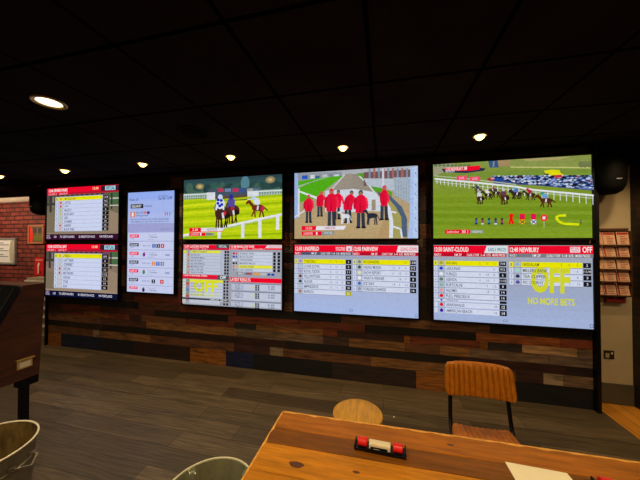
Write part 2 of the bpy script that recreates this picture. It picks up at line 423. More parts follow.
# --- far left pair: virtual races ------------------------------------------------
def virtual(pic, title, sub, bars, names, prices, tick, tickcol, v0, dv, vend, bg):
    p = pic
    p.grad(0, 80, 1600, 900, bg, 8)
    p.rect(0, 110, 210, 240, '#5a5448'); p.rect(60, 130, 110, 420, '#3f3a38'); p.rect(130, 150, 160, 330, '#8d8a90'); p.rect(0, 250, 210, 300, '#46423c'); p.rect(0, 480, 200, 780, '#84755f')
    p.rect(1405, 100, 1600, 330, '#4c7048'); p.rect(1405, 210, 1600, 235, '#c9c4b8'); p.rect(1430, 130, 1460, 400, '#3c2f2c'); p.poly([(1400, 420), (1400, 760), (1600, 790), (1600, 480)], '#a08a74')
    p.rect(1405, 330, 1600, 350, '#d0cab8')
    p.rect(0, 0, 1600, 84, REDH); p.rect(0, 84, 520, 122, '#e8123a'); p.rect(520, 84, 1600, 122, '#c01834')
    p.text(title, 40, 18, 480, 62, '#ffffff'); p.text(sub, 30, 88, 470, 114, '#ffd0d8')
    p.text('12:48', 1040, 22, 1160, 58, '#fff0c0')
    p.rect(1215, 6, 1600, 92, '#3a2030'); p.rect(1305, 14, 1520, 84, '#b9e6f5'); p.text('VIRTUAL', 1320, 26, 1505, 72, '#204a68')
    for i in range(10): p.rect(230+i*110, 128, 290+i*110, 146, '#2a2030')
    p.rect(200, v0-12, 1262, vend, '#b3b8dc')
    for i, n in enumerate(names):
        a = v0+i*dv; last = a+dv-6
        p.rect(204, a, 268, last, TILEW); p.rect(276, a, 382, last, '#cfd0da' if i else YEL)
        p.rect(390, a, 1250, last, YEL if i == 0 else TILEW)
        if i == 0: p.rect(204, a, 268, last, YEL)
        p.text(str(i+1), 226, a+dv*.22, 246, a+dv*.72, '#40406a')
        p.ell(330, a+dv*.45, 22, dv*.3, bars[i])
        p.text(n, 420, a+dv*.2, 420+len(n)*22, a+dv*.74, '#30304c')
        p.rect(1262, a+4, 1392, last-3, '#14141c'); p.text(prices[i], 1327-11*len(prices[i]), a+dv*.26, 1327+11*len(prices[i]), a+dv*.68, '#e8e8f0')
    p.rect(0, 805, 1600, 900, tickcol)
    p.text('NEXT', 20, 820, 100, 846, '#d9c8e8'); p.text('RACES', 20, 856, 110, 882, '#d9c8e8')
    for i, t in enumerate(tick): p.text(t, (190, 330, 760, 1210)[i], 836, (250, 660, 1110, 1490)[i], 868, '#f4f0ff')

P = Pic(TVX[0], ZU)
virtual(P, '12:46 SEVERN PARK', 'CLASS 2    RACE 8', ['#d0b020', '#d83058', '#d83058', '#a0d060', '#d0c060', '#a8d890', '#d8c8a0', '#c86040', '#e0a8a0'],
        ['MY GOLD SUN', 'LUFTON', 'JUNO', 'MODESTO', 'BLUE LIGHT', 'ORSO', 'DYNAMITE', 'HARRIER', 'BLACK PEARL'],
        ['11/4', '9/2', '9/2', '6', '7', '8', '14', '16', '20'],
        ['12:50', '7/2 GREYHOUNDS', '8/1 BRIGHTON RACE', '9/4 PORTLAND'], '#3b1230', 165, 66, 760, ['#6b6050', '#77705a', '#8d7d66', '#a08c74'])
display(P, 'upper screen of far left pair listing a virtual race above a purple ticker', 'race displays along the board wall', DISP)
P = Pic(TVX[0], ZL)
virtual(P, '12:48 CRYSTAL BAY', 'CLASS 1    RACE 7', ['#d8a820', '#c8b8d8', '#a8d8a0', '#e02838', '#d04858', '#d8d8b0', '#e0c8c0', '#d8d0c0'],
        ['TRIBECA', 'LAST TRAIN', 'COPPERBELT', 'HOTLINE', 'MATTERHORN', 'FORTUNA', 'STONE', 'ELAN'],
        ['6/4', '6', '9', '10', '11/2', '12', '14', '16'],
        ['12:50', '7/2 GREYHOUNDS', '8/1 BRIGHTON RACE', '9/4 PORTLAND'], '#101538', 165, 74, 758, ['#7b5060', '#8a7868', '#9c846e', '#b09a80'])
display(P, 'lower screen of far left pair listing a virtual race above a navy ticker', 'race displays along the board wall', DISP)

# --- portrait display --------------------------------------------------------------
XP = -3.59
P = Pic(XP, EYE+.737, U=895, V=1590)
P.grad(0, 0, 895, 1590, ['#9db8ff', '#b9c8fb', '#c2c9f7', '#cbd0f8', '#d2d6fa'], 14)
P.crop(124, 188, 8.571)
P.ctext('Next off', 50, 92, 122, 108, '#5c6a9a'); P.ctext('BETTING SHOP', 300, 62, 372, 70, '#7080b0'); P.ctext('Sat 5th 12:49', 295, 78, 412, 94, '#33447e')
P.crect(38, 118, 425, 190, '#b0c2fb'); P.crect(58, 140, 166, 172, '#23243a'); P.ctext('GALWAY', 66, 147, 150, 165, '#ffffff'); P.ctext('National', 178, 146, 240, 160, '#6a78ac')
P.crect(56, 206, 94, 250, '#f0792c'); P.ctext('1', 68, 214, 82, 242, '#ffffff')
P.ctext('2nd run 15:20', 104, 204, 164, 218, '#5c6488'); P.crect(170, 200, 192, 220, '#e07890'); P.crect(198, 200, 220, 222, '#3a3c80')
P.ctext('Coming Home', 104, 230, 204, 244, '#4c5274'); P.ctext('3', 346, 208, 362, 232, '#e05070'); P.ctext('11', 370, 208, 396, 232, '#6a7098')
for i, t in enumerate(('Won three of the last six over hurdles and placed again', 'when stepping up in trip at this course last time out in', 'spring, looked sure to improve for the longer run here so', 'must be one for the short list today')):
    P.ctext(t, 56, 262+i*20, (386, 390, 386, 240)[i], 274+i*20, '#6c7aa8')
P.rect(0, 505, 895, 640, '#a9acdf'); P.crop(124, 188, 8.571); P.ctext('updated live', 310, 348, 408, 358, '#8084b8'); P.ctext('Coming up', 50, 380, 148, 396, '#7a5a9c')
kinds = [('#ff1864', None), ('#40446a', ('#3464c8', '#20243c', '#d83858')), ('#ff1864', 'p'), ('#40446a', ('#f09050', '#2468d8', '#8088a8')), ('#ff1864', 'g'), ('#40446a', ('#1c2038', None, '#e03040')), ('#ff1864', 'k')]
for i, (c, k) in enumerate(kinds):
    v = 650+i*139
    P.rect(15, v, 880, v+128, '#d3dafc')
    P.rect(15, v+130, 880, v+136, '#9aa0cc')
    if i < 6:
        P.rect(44, v+24, 225, v+76, c); P.text('LIVE IT' if k in (None, 'p', 'g', 'k') else 'GOLF', 62, v+38, 200, v+64, '#ffffff'); P.text('14:0%d' % i, 60, v+86, 130, v+102, '#8890b8')
    else: P.rect(48, v+20, 215, v+62, c); P.text('LIVE IT', 62, v+30, 200, v+54, '#ffffff')
    if isinstance(k, tuple):
        P.text('4:0%d Ayr' % i, 300, v+56, 460, v+80, '#6a76a8')
        for j, cc in enumerate(k):
            if cc: P.rect(485+j*80, v+38, 550+j*80, v+98, cc); P.text('%d' % (j+2), 507+j*80, v+50, 527+j*80, v+86, '#ffffff')
    else:
        P.text('Trap result', 400, v+28, 560, v+44, '#7c88b4'); P.text('+ Handicap', 420, v+58, 580, v+82, '#4a5484')
        if i < 6: P.text('track news', 400, v+98, 520, v+112, '#9098c0')
        if k: P.ell(330, v+66, 26, 34, {'p': '#7a3a9c', 'g': '#4a9468', 'k': '#282c40'}[k]); P.ell(335, v+40, 14, 14, '#b04878')
        if k in ('p', 'g'): P.rect(730, v+56, 815, v+84, '#b0b8e4'); P.text('11:50', 740, v+62, 806, v+78, '#5c68a0')
display(P, 'tall portrait screen with pale blue racing news, second from the left', None, DISP)

# --- third stack: horses on bright grass, four-way results --------------------------
P = Pic(TVX[1], ZU)
P.crop(180, 172, 6.095)
P.grad(0, 0, 1600, 280, ['#2f4a52', '#365a58', '#41685c', '#3d5c56'], 8)
for i in range(26):
    P.ell(30+i*63, 150+random.uniform(-30, 30), random.uniform(40, 75), random.uniform(35, 80), random.choice(('#2f4f4c', '#3b5f58', '#2a4546', '#47695a')))
P.ell(280, 110, 70, 45, '#9c8c5a'); P.ell(280, 110, 35, 22, '#d8bf80'); P.ell(1420, 70, 75, 50, '#9a8a60'); P.ell(1420, 70, 38, 25, '#d0b888'); P.ell(1030, 100, 70, 110, '#5b8b98')
P.rect(0, 205, 1600, 290, '#7f9c86')
for u in range(0, 1600, 40): P.rect(u, 228, u+8, 330, '#dce8ec')
P.rect(0, 218, 1600, 236, '#e4f0f2'); P.rect(0, 268, 1600, 276, '#c8d8cc')
P.rect(0, 296, 1600, 900, '#c6df14')
P.crect(172, 108, 480, 150, '#4a5a6a')
for a, c in ((232, '#c83c5c'), (276, '#7890b8'), (322, '#d0306a'), (366, '#3a5a9c'), (410, '#a8b0a0'), (446, '#6a7c9c')): P.crect(a, 102, a+36, 120, c)
P.crect(165, 126, 216, 172, '#e8ecf4'); P.crect(412, 118, 482, 172, '#e6eaf2'); P.crect(216, 150, 412, 172, '#6b4a3a')
for v, c in ((315, '#b2cf10'), (360, '#e2ee20'), (420, '#a9c80c'), (470, '#dcea1c'), (540, '#b4d010'), (610, '#e0ec1e'), (690, '#aecb0e'), (780, '#d6e61a'), (850, '#a4c40c')):
    P.poly([(0, v+20), (0, v+55), (1600, v-10), (1600, v-36)], c)
for cx, cy in ((95, 110), (560, 135)): pass
# rail, near
P.cline([(20, 388), (330, 322), (490, 286), (625, 258)], 32, '#f4f6fb'); P.cline([(20, 400), (330, 334), (490, 297), (625, 266)], 9, '#b8c4a8')
for x, y, hh in ((240, 350, 405), (384, 318, 402), (488, 292, 402), (596, 270, 352)): P.crect(x-9, y, x+10, hh, '#eef2fa')
# horses
u, v = P.uv(478, 215); horse_side(P, u, v+10, 11, '#7a3218', '#e8f0ff', '#c8e0ff', -1)
P.ell(u+70, v+20, 30, 34, '#d83048')
u, v = P.uv(306, 225); horse_front(P, u+10, v+20, 11.5, '#5a2c20', '#5a50a8', '#3030a0')
P.ell(u+40, v+0, 26, 34, '#c02848')
u, v = P.uv(245, 245); horse_front(P, u-5, v+10, 13.5, '#4a2a24', '#f0f4ff', '#d8ecff', '#7a7474')
for dx, dy in ((-30, -130), (25, -170), (35, -110), (-25, -180), (0, -90)): P.ell(u+dx, v+dy, 26, 22, '#1838c8')
P.ell(u+85, v+20, 24, 30, '#e02840')
# caption
P.crect(60, 341, 132, 364, REDH); P.ctext('2.30', 80, 346, 112, 358, '#ffffff'); P.cpoly([(132, 341), (132, 362), (262, 360), (272, 341)], '#f4f2fa'); P.ctext('HAYDOCK', 168, 345, 232, 356, '#6a5a7a')
P.cline([(62, 368), (270, 361)], 8, '#ff3030')
P.crect(60, 371, 158, 390, REDH); P.ctext('LADBROKES', 70, 375, 118, 385, '#ffd8d8'); P.ctext('1', 126, 374, 134, 386, '#ffffff'); P.cpoly([(158, 371), (158, 389), (208, 387), (214, 371)], '#9aa49a'); P.ctext('FINAL', 166, 375, 200, 384, '#3f4a40')
display(P, 'upper screen of the third group showing jockeys racing on bright yellow grass', 'race displays along the board wall', VIDEO)

P = Pic(TVX[1], ZL)
P.rect(0, 0, 1600, 900, '#a9acb8')
P.rect(0, 4, 566, 50, REDH); P.text('12:47 LUCKSIN DOWNS', 20, 12, 440, 44, '#fff'  if False else '#ffffff'); P.rect(566, 4, 780, 50, '#4a4a50'); P.text('VIRTUAL', 606, 12, 740, 42, '#ffffff')
P.rect(0, 50, 780, 80, '#d81c40'); P.text('RACE 4      7F 10YDS     CLASS 3', 15, 56, 420, 74, '#ffc8d0')
P.rect(796, 4, 1600, 72, REDH); P.text('12:48 MARLOW FAIR', 815, 12, 1180, 44, '#ffffff'); P.poly([(1380, 8), (1345, 48), (1600, 48), (1600, 8)], '#f4e8ee'); P.text('GOING DOWN', 1400, 18, 1580, 40, '#e07890')
P.text('RACE 5      1M 2F       RUNNERS 6', 815, 54, 1340, 70, '#ffc8d0')
nm = ['THREE OF HEARTS', 'BLUE LILY', 'RAINBOW MILLS', 'PRIVATE EYE', 'SILVER SPRING', 'MORNING STAR', 'HILL TOP LAD', 'QUICK SILVER']
for i in range(8):
    a = 88+i*44.5; y0 = i == 0
    P.rect(4, a, 60, a+40, '#d8e0e4' if not y0 else '#e8ee30'); P.rect(66, a, 122, a+40, '#c8b8b8' if i % 2 else '#b8c0a8'); P.ell(94, a+20, 14, 15, ('#8898c8', '#d05848', '#c8a0b8', '#c87858')[i % 4])
    P.rect(128, a, 640, a+40, '#f2f24c' if y0 else '#c9d2e6'); P.text(nm[i], 140, a+9, 140+len(nm[i])*18, a+31, '#50546a')
    P.rect(645, a, 700, a+40, '#c9d2e6'); P.text('5 2', 655, a+10, 690, a+30, '#808898')
    P.rect(705, a+4, 735, a+36, '#1c1c24'); P.rect(748, a+4, 778, a+36, '#1c1c24')
nm = ['SCARLET RING', 'BLUE OLIVER', 'WINTERGREEN', 'MIDNIGHT MOOD', 'GOLDEN HONEY', 'LAST ORDERS']
for i in range(6):
    a = 105+i*47; y0 = i == 4
    P.rect(834, a, 926, a+42, '#c0c4d4'); P.ell(860, a+21, 20, 17, ('#c02038', '#3050b0', '#e8f0f8', '#20242c', '#d09060', '#909090')[i]); P.ell(902, a+21, 16, 15, ('#e04060', '#4868c8', '#c8d8e8', '#101418', '#e8b078', '#a0a0b0')[i])
    P.rect(938, a, 1460, a+42, '#f4f43c' if y0 else '#d4dcee'); P.text(nm[i], 955, a+10, 955+len(nm[i])*19, a+32, '#585c70')
    P.rect(1474, a+2, 1508, a+40, '#16161e'); P.rect(1516, a+2, 1530, a+40, '#c8ccd8'); P.rect(1536, a+2, 1574, a+40, '#16161e')
P.rect(910, 398, 1150, 428, '#6a6e84'); P.text('RESULT', 930, 402, 1050, 424, '#ffffff'); P.rect(1090, 400, 1125, 426, '#e03040'); P.rect(1172, 396, 1270, 430, '#e8a850'); P.rect(1280, 398, 1375, 428, '#c8c8cc'); P.rect(1388, 402, 1430, 432, '#2848b8'); P.rect(1446, 402, 1490, 432, '#2848b8')
P.rect(0, 448, 600, 478, REDH); P.text('12:43 CHANNEL PARK', 20, 454, 430, 474, '#ffffff'); P.rect(0, 478, 600, 512, '#e0203c')
P.rect(600, 448, 786, 512, '#55565c'); P.text('OFF', 640, 458, 740, 502, '#ffffff')
for i in range(7):
    a = 520+i*46
    P.rect(4, a, 60, a+40, '#d8e0d8'); P.rect(66, a, 122, a+40, ('#88a080', '#c85848', '#a888a0', '#6888a8')[i % 4]); P.rect(128, a, 690, a+40, '#f0f03c' if i == 0 else '#d0d8ec')
    P.rect(700, a+4, 730, a+36, '#4a2828' if i < 1 else '#1c1c24'); P.rect(748, a+4, 778, a+36, '#1c1c24')
P.text('OFF', 200, 545, 600, 690, '#e8ec28'); P.text('NO MORE BETS', 150, 725, 620, 765, '#e4e828')
for i in range(5): P.text('KING OF THE HILL'[:8+i], 150, 575+i*42, 380, 592+i*42, '#88902c')
P.rect(0, 796, 786, 822, '#44464e'); P.text('FORECAST  TRICAST', 480, 800, 770, 818, '#ffffff'); P.rect(4, 832, 60, 880, '#d8c8c8'); P.rect(128, 832, 640, 880, '#c8d0dc'); P.rect(700, 850, 730, 882, '#1c1c24'); P.rect(748, 850, 778, 882, '#1c1c24')
P.rect(796, 470, 1600, 534, REDH); P.text('LATEST RESULTS', 815, 482, 1130, 520, '#ffffff')
for i in range(3):
    a = (546, 662, 800)[i]; e = (650, 788, 880)[i]
    P.rect(834, a, 1590, e, '#cdd4e8'); P.rect(834, a, 1590, a+14, '#8a90a8')
    for j in range(3): P.text(('1  FLYER 3-1', '2  BELLE 7-2', '3  COMET 8-1')[j], 850, a+24+j*28, 1020, a+42+j*28, '#585c70')
    P.ell(1170, a+60, 16, 12, '#e8e020')
    for j in range(3): P.rect(1206, a+22+j*28, 1232, a+44+j*28, '#20202a'); P.rect(1242, a+22+j*28, 1268, a+44+j*28, '#20202a')
    P.text('6.40', 1400, a+28, 1500, a+50, '#70748a'); P.text('3.85', 1400, a+62, 1500, a+84, '#70748a')
display(P, 'lower screen of the third group split into four result tables, one marked off', 'race displays along the board wall', DISP)

# --- fourth stack: greyhound handlers, two race cards -------------------------------
P = Pic(TVX[2], ZU)
P.grad(0, 0, 1600, 900, ['#b9bcc4', '#b3ad9f', '#b9a888', '#c2a97e', '#c8ad80', '#c4a878'], 14)
P.crop(292, 162, 6)
P.cpoly([(14, 68), (16, 120), (300, 92), (300, 58)], '#9ba3ae')
for x, y, c, w_ in ((60, 82, '#2860d0', 34), (110, 78, '#e0e4e8', 26), (140, 84, '#406898', 26), (182, 76, '#c8ccd0', 30), (222, 72, '#8890a0', 24), (252, 76, '#e4e8ec', 30)): P.crect(x, y, x+w_, y+20, c)
P.cpoly([(16, 118), (16, 250), (130, 222), (310, 82), (200, 90), (90, 108)], '#58b81c')
P.cpoly([(16, 150), (16, 164), (110, 124), (230, 88), (214, 88)], '#b8c0b4')
P.cpoly([(40, 170), (40, 180), (190, 240), (200, 226)], '#f0f2f8')
P.cpoly([(318, 72), (190, 232), (408, 232), (408, 70)], '#a59a8c'); P.cline([(316, 76), (236, 168)], 10, '#f0f0f0')
P.cpoly([(200, 172), (200, 300), (408, 300), (408, 160)], '#dbe4f2')
P.crop(352, 162, 6)
P.cpoly([(0, 70), (0, 190), (150, 210), (40, 80)], '#9f9688')
P.cpoly([(30, 68), (60, 110), (140, 180), (240, 210), (240, 180), (180, 160), (70, 66)], '#5ea828')
P.cline([(44, 84), (110, 150), (160, 212)], 14, '#eef0f4')
P.crect(70, 62, 350, 130, '#7c5a58')
for i in range(9): P.crect(100+i*28, 38, 112+i*28, 100, '#b07070' if i % 2 else '#8898b0')
P.cpoly([(70, 98), (90, 140), (350, 190), (350, 90), (250, 100)], '#c0ccd8')
P.cpoly([(250, 92), (255, 200), (350, 250), (350, 92)], '#aebccb')
for i in range(6): P.cline([(262+i*16, 110), (262+i*16, 210+i*6)], 5, '#90a0b0')
P.cpoly([(0, 160), (0, 290), (170, 296), (176, 220), (130, 180)], '#dde6f2')
P.crect(118, 226, 142, 290, '#a89880')
P.cpoly([(150, 180), (215, 190), (300, 270), (330, 340), (330, 450), (300, 450), (290, 340), (250, 260), (180, 230)], '#556880')
P.cpoly([(205, 240), (225, 455), (300, 455), (296, 330), (262, 270), (220, 220)], '#b0a860')
P.cline([(176, 232), (218, 270), (236, 350), (234, 456)], 46, '#e8eefa'); P.cline([(236, 298), (266, 304)], 22, '#e8eefa'); P.cline([(236, 384), (292, 402), (300, 456)], 22, '#e8eefa')
P.cline([(186, 40), (186, 150)], 26, '#d8dce8')
P.cpoly([(350, 28), (346, 340), (334, 458), (398, 458), (396, 26)], '#b4cdfa'); P.cpoly([(372, 28), (366, 458), (398, 458), (396, 26)], '#c4d8fc')
for y in (60, 130, 185, 270, 330, 400): P.cline([(378, y), (386, y+18)], 6, '#5870a0')
P.cpoly([(196, 330), (150, 456), (222, 456), (214, 300)], '#c0a070')
P.crop(292, 162, 6)
P.cpoly([(14, 68), (14, 345), (40, 330), (36, 68)], '#a8c0f0'); P.crect(36, 160, 46, 330, '#e8ecf4')
P.cline([(16, 330), (80, 290)], 22, '#e0e6f2'); P.cline([(16, 345), (100, 316)], 8, '#a8a898')
RJ = '#f4143c'
def handler(cx, cy, s, lean=0, legs=1, hat='#5a4a44', slim=1.0):
    u, v = P.uv(cx, cy); k = s*1.28; v += 6
    P.line([(u-14*k, v+60*k), (u-16*k, v+170*k)], 24*k, '#3c4252'); P.line([(u+14*k, v+60*k), (u+18*k, v+170*k)], 24*k, '#343a4a')
    P.ell(u-18*k, v+174*k, 17*k, 8*k, '#20222c'); P.ell(u+20*k, v+174*k, 17*k, 8*k, '#20222c')
    P.ell(u+lean*34*k, v-66*k, 16*k, 20*k, hat); P.ell(u+lean*34*k, v-60*k, 12*k, 14*k, '#b07a60')
    w_ = slim*k; lx = lean*22*k
    P.poly([(u-30*w_+lx, v-40*k), (u-40*w_+lx*.6, v-10*k), (u-38*w_, v+40*k), (u-36*w_, v+72*k), (u+34*w_, v+74*k), (u+38*w_, v+36*k), (u+40*w_+lx*.6, v-8*k), (u+30*w_+lx, v-40*k), (u+12*w_+lx, v-53*k), (u-12*w_+lx, v-53*k)], RJ)
    P.poly([(u-4*w_+lx, v-44*k), (u-10*w_, v+70*k), (u+2*w_, v+71*k)], '#c40c30')
    P.line([(u-33*w_+lx, v-30*k), (u-44*w_+lean*30*k, v+10*k), (u-40*w_+lean*52*k, v+46*k)], 18*w_, '#d40f36'); P.line([(u+33*w_+lx, v-30*k), (u+44*w_+lean*24*k, v+10*k), (u+40*w_+lean*52*k, v+46*k)], 18*w_, '#ff2c50')
handler(100, 248, 1.12, 0, hat='#f4143c'); handler(168, 222, 1.0, .5, hat='#f4143c'); handler(270, 222, 1.15, .4); handler(238, 232, 1.5, 0, hat='#f4143c'); handler(336, 232, 1.25, .9)
def dog(cx, cy, k, c, flip=1):
    u, v = P.uv(cx, cy)
    def q(a, b_): return (u+a*k*flip, v+b_*k)
    for a, d in ((-26, -30), (-18, -16), (22, 24), (28, 34)): P.line([q(a, 6), q(d, 62)], 8*k, c)
    P.ell(*q(0, 0), 36*k, 17*k, c); P.ell(*q(18, 3), 18*k, 20*k, c); P.line([q(26, -6), q(42, -30)], 14*k, c); P.ell(*q(50, -32), 18*k, 8*k, c, rot=.3*flip); P.line([q(-34, 0), q(-48, 34)], 5*k, c)
dog(322, 325, 1.6, '#e8ecf4', -1)
P.crop(352, 162, 6)
handler(53, 240, 1.45, 0, hat='#4a4038'); handler(192, 205, 1.3, .1, hat='#f03050', slim=.68)
dog(122, 322, 1.9, '#2c3040', -1)
P.crop(292, 162, 6)
P.crect(60, 385, 148, 409, REDH); P.ctext('12:50', 84, 391, 122, 403, '#ffe0e0'); P.cpoly([(148, 385), (144, 409), (312, 407), (326, 383)], '#f4f0f8'); P.ctext('HARLOW', 200, 389, 262, 402, '#c04068')
P.crect(60, 417, 180, 441, REDH); P.ctext('LADBROKES', 72, 423, 126, 435, '#ffd8d8'); P.ctext('1', 146, 421, 154, 436, '#ffffff'); P.cpoly([(180, 417), (178, 440), (250, 436), (256, 416)], '#8f9c9c'); P.ctext('WATER', 194, 421, 244, 432, '#e0e8e8')
display(P, 'upper screen of the fourth group showing handlers in red jackets walking greyhounds', 'race displays along the board wall', VIDEO)

def card(P, u0, u1, title, sub, sub_dark, tag_, rows_, v0, dv, mark='#d0d8ff'):
    """one race card: header, sub header and runner rows"""
    P.rect(u0, 4, u1, 94, REDH); P.text(title, u0+14, 28, u0+14+len(title)*22, 74, '#ffffff')
    P.rect(u0, 94, u1, 136, sub_dark); P.rect(u0, 94, u0+100, 136, '#d81c3c' if sub_dark != '#83868f' else '#6c6f78')
    for a, w_, t in ((12, 72, 'RACE 1'), (236, 78, '1M 2F'), (370, 130, 'CLASS 3 TURF'), (520, 100, '1-4 1/5'), (640, 130, 'MORE PRICES')): P.text(t, u0+a, 103, u0+a+w_, 127, '#ffffff')
    for i, (n, silk, pr, nums) in enumerate(rows_):
        a = v0+i*dv; y = i == 0; e = a+dv-8; W_ = YEL if y else '#dfe6fb'
        P.rect(u0+5, e, u0+700, e+5, '#868da8')
        P.rect(u0+5, a, u0+46, e, W_); P.rect(u0+58, a, u0+116, e, '#c4cbdc' if not y else '#d8d878')
        P.rect(u0+126, a, u0+700, e, W_)
        P.text(str(i+1), u0+18, a+dv*.22, u0+32, a+dv*.66, '#8088b0')
        P.ell(u0+87, a+dv*.42, 22, dv*.28, silk); P.ell(u0+87, a+dv*.2, 11, dv*.13, silk)
        P.text(n, u0+138, a+dv*.18, u0+138+len(n)*20, a+dv*.66, '#525a78' if not y else '#707820')
        for j, t in enumerate(nums):
            if t: P.text(t, u0+500+j*74, a+dv*.26, u0+500+j*74+14*len(t), a+dv*.6, '#8a93b4' if not y else '#a8a830')
        P.rect(u0+707, a+3, u0+778, e-3, '#15161f'); hw = 8*len(pr); P.text(pr, u0+742-hw, a+dv*.26, u0+742+hw, a+dv*.60, '#e8e8f0')
P = Pic(TVX[2], ZL)
P.grad(0, 0, 1600, 900, ['#a9aec4', '#b0b8d4', '#b4c0e4', '#b0c4f2'], 10)
card(P, 0, 790, '12:50 LINGFIELD', '', '#5a5a74', '', [('THEZIALI', '#b888d8', '2', ('9', '4', '2')), ('LOVER SUTRA', '#a8d0e8', '5', ('6', '10', '5')), ('ROYAL TUDOR', '#b8a0d8', '11', ('8', '12', '6')), ('YELLOWSTONE', '#703c38', '14', ('9', '15', '7')), ('ALSOAR', '#384850', '16', ('14', '16', '20')), ('IMPRESSIVE', '#b8c8e0', '20', ('12', '16', '18')), ('BURRATA', '#b87850', '25', ('', '', ''))], 192, 68)
P.rect(706, 604, 778, 664, '#b8b414'); P.text('66', 726, 616, 758, 650, '#f8f8c8')
P.text('EARLY PRICES', 574, 30, 700, 48, '#ffffff'); P.text('GUARANTEED', 574, 56, 700, 74, '#ffffff'); P.rect(714, 18, 786, 80, '#f8e8ee'); P.poly([(732, 66), (750, 34), (768, 66)], '#e04060')
card(P, 797, 1600, '12:50 FAIRVIEW', '', '#c8102c', '', [('RICONNERIE', '#8088a0', '13/8', ('', '', '6')), ('VIKING MOON', '#406048', '5/2', ('12', '8', '4')), ('SNOW REPORT', '#f0ecc0', '6', ('8', '10', '12')), ('WHAT A WINNER', '#f8f8ff', '8', ('', '14', '9')), ('ICE DAY', '#4070d0', '12', ('14', '9', '11')), ('FOREIGN CHARGE', '#9aa4b8', '16', ('', '', '8'))], 188, 69)
P.poly([(1366, 8), (1343, 92), (1600, 92), (1600, 8)], '#fbeef2'); P.text('GOING DOWN', 1390, 32, 1585, 70, '#f04468')
P.ell(778, 846, 22, 22, '#7c86a8'); P.ell(778, 846, 15, 15, '#b0c4f2'); P.rect(1560, 852, 1590, 884, '#7c86a8'); P.rect(1565, 857, 1585, 879, '#b0c4f2')
display(P, 'lower screen of the fourth group listing the Lingfield and Fairview runners', 'race displays along the board wall', DISP)

# --- fifth stack: racecourse with parked cars, Saint-Cloud and Newbury ----------------
P = Pic(TVX[3], ZU)
P.grad(0, 0, 1600, 250, ['#8fa24a', '#8a9c44', '#7f9a3a', '#86a23a'], 8)
P.grad(0, 240, 1600, 900, ['#8ea23c', '#869e2a', '#7f9c22', '#7a9a1e', '#809e22', '#90ac2a'], 16)
for v in (360, 470, 560, 650, 740, 830): P.poly([(0, v), (0, v+40), (1600, v+90), (1600, v+55)], '#8aa62c')
P.crop(430, 152, 5.333)
P.cpoly([(18, 66), (20, 130), (120, 88), (130, 60)], '#a8a886')
for i in range(9): P.cell(30+i*22, 72, 20, 16, '#6a8050')
P.cpoly([(310, 48), (318, 84), (368, 82), (362, 46)], '#3c5c88'); P.cline([(340, 50), (338, 80)], 18, '#8898a8')
P.cpoly([(360, 44), (366, 80), (453, 74), (453, 40)], '#b09468')
P.crop(510, 152, 5.333)
P.cpoly([(0, 42), (0, 84), (430, 76), (430, 18)], '#93a050'); P.cpoly([(60, 38), (90, 50), (270, 40), (330, 24)], '#b8aa70'); P.cpoly([(0, 78), (0, 84), (430, 88), (430, 80)], '#d0d080')
for x in (380, 400, 425): P.cell(x, 66, 30, 36, '#7a8450')
P.cpoly([(180, 100), (196, 126), (296, 130), (270, 112), (262, 96), (220, 94)], '#f0ec10'); P.crect(184, 116, 206, 128, '#4c5440')
# car park
rc = random.Random(3)
P.cpoly([(-90, 136), (-90, 170), (130, 178), (434, 206), (434, 132), (60, 124)], '#46588a')
cols = ['#2a3f80', '#8b9cc8', '#18264c', '#4864b0', '#c8d2ea', '#30467c', '#6e84c0', '#903040', '#1c2a58', '#3050a8', '#101830', '#40506c']
for r in range(6):
    for i in range(24):
        t = i/23; x = -84+t*512+(r % 2)*9; y0 = 132+t*0+r*(5+8.5*t)-t*2
        if r > 3 and t < .12: continue
        u, v = P.uv(x, y0); c = rc.choice(cols); P.ell(u, v, 26, 9+5*t, c); P.ell(u+4, v-7, 15, 7, rc.choice(('#dfe8fa', '#10182c', '#9ab0e0')))
P.cell(-104, 148, 44, 22, '#a83040'); P.cell(-98, 144, 22, 12, '#d8a0a8'); P.cell(-66, 150, 52, 20, '#2448a8'); P.crect(228, 126, 268, 140, '#d83848')
# running rail
P.crop(430, 152, 5.333)
P.cline([(22, 130), (200, 146), (453, 176)], 10, '#c8d0b0')
P.cline([(22, 146), (180, 160), (300, 172), (453, 188), (540, 204), (870, 234)], 20, '#f2f6fa'); P.cline([(22, 160), (453, 206), (870, 250)], 7, '#d4dcd0')
for i in range(32):
    x = 34+i*(19+i*.28); y = 148+(x-22)*.108
    P.cline([(x, y), (x+1, y+24+i*.7)], 7, '#eef2f4')
for x in (138, 208): P.crect(x, 132+(x-138)*.06, x+54, 152+(x-138)*.06, '#ff5078'); P.ctext('LIVE', x+14, 137+(x-138)*.06, x+40, 147+(x-138)*.06, '#ffd8e0')
P.cpoly([(58, 94), (72, 112), (190, 116), (280, 104), (292, 92), (262, 88)], '#28304c'); P.cpoly([(76, 88), (76, 104), (210, 104), (256, 98), (266, 76)], REDH)
P.ctext('2.50 NEWBURY 2M', 80, 88, 192, 98, '#ffffff'); P.ctext('NEWBURY', 80, 104, 130, 111, '#e8e8f0')
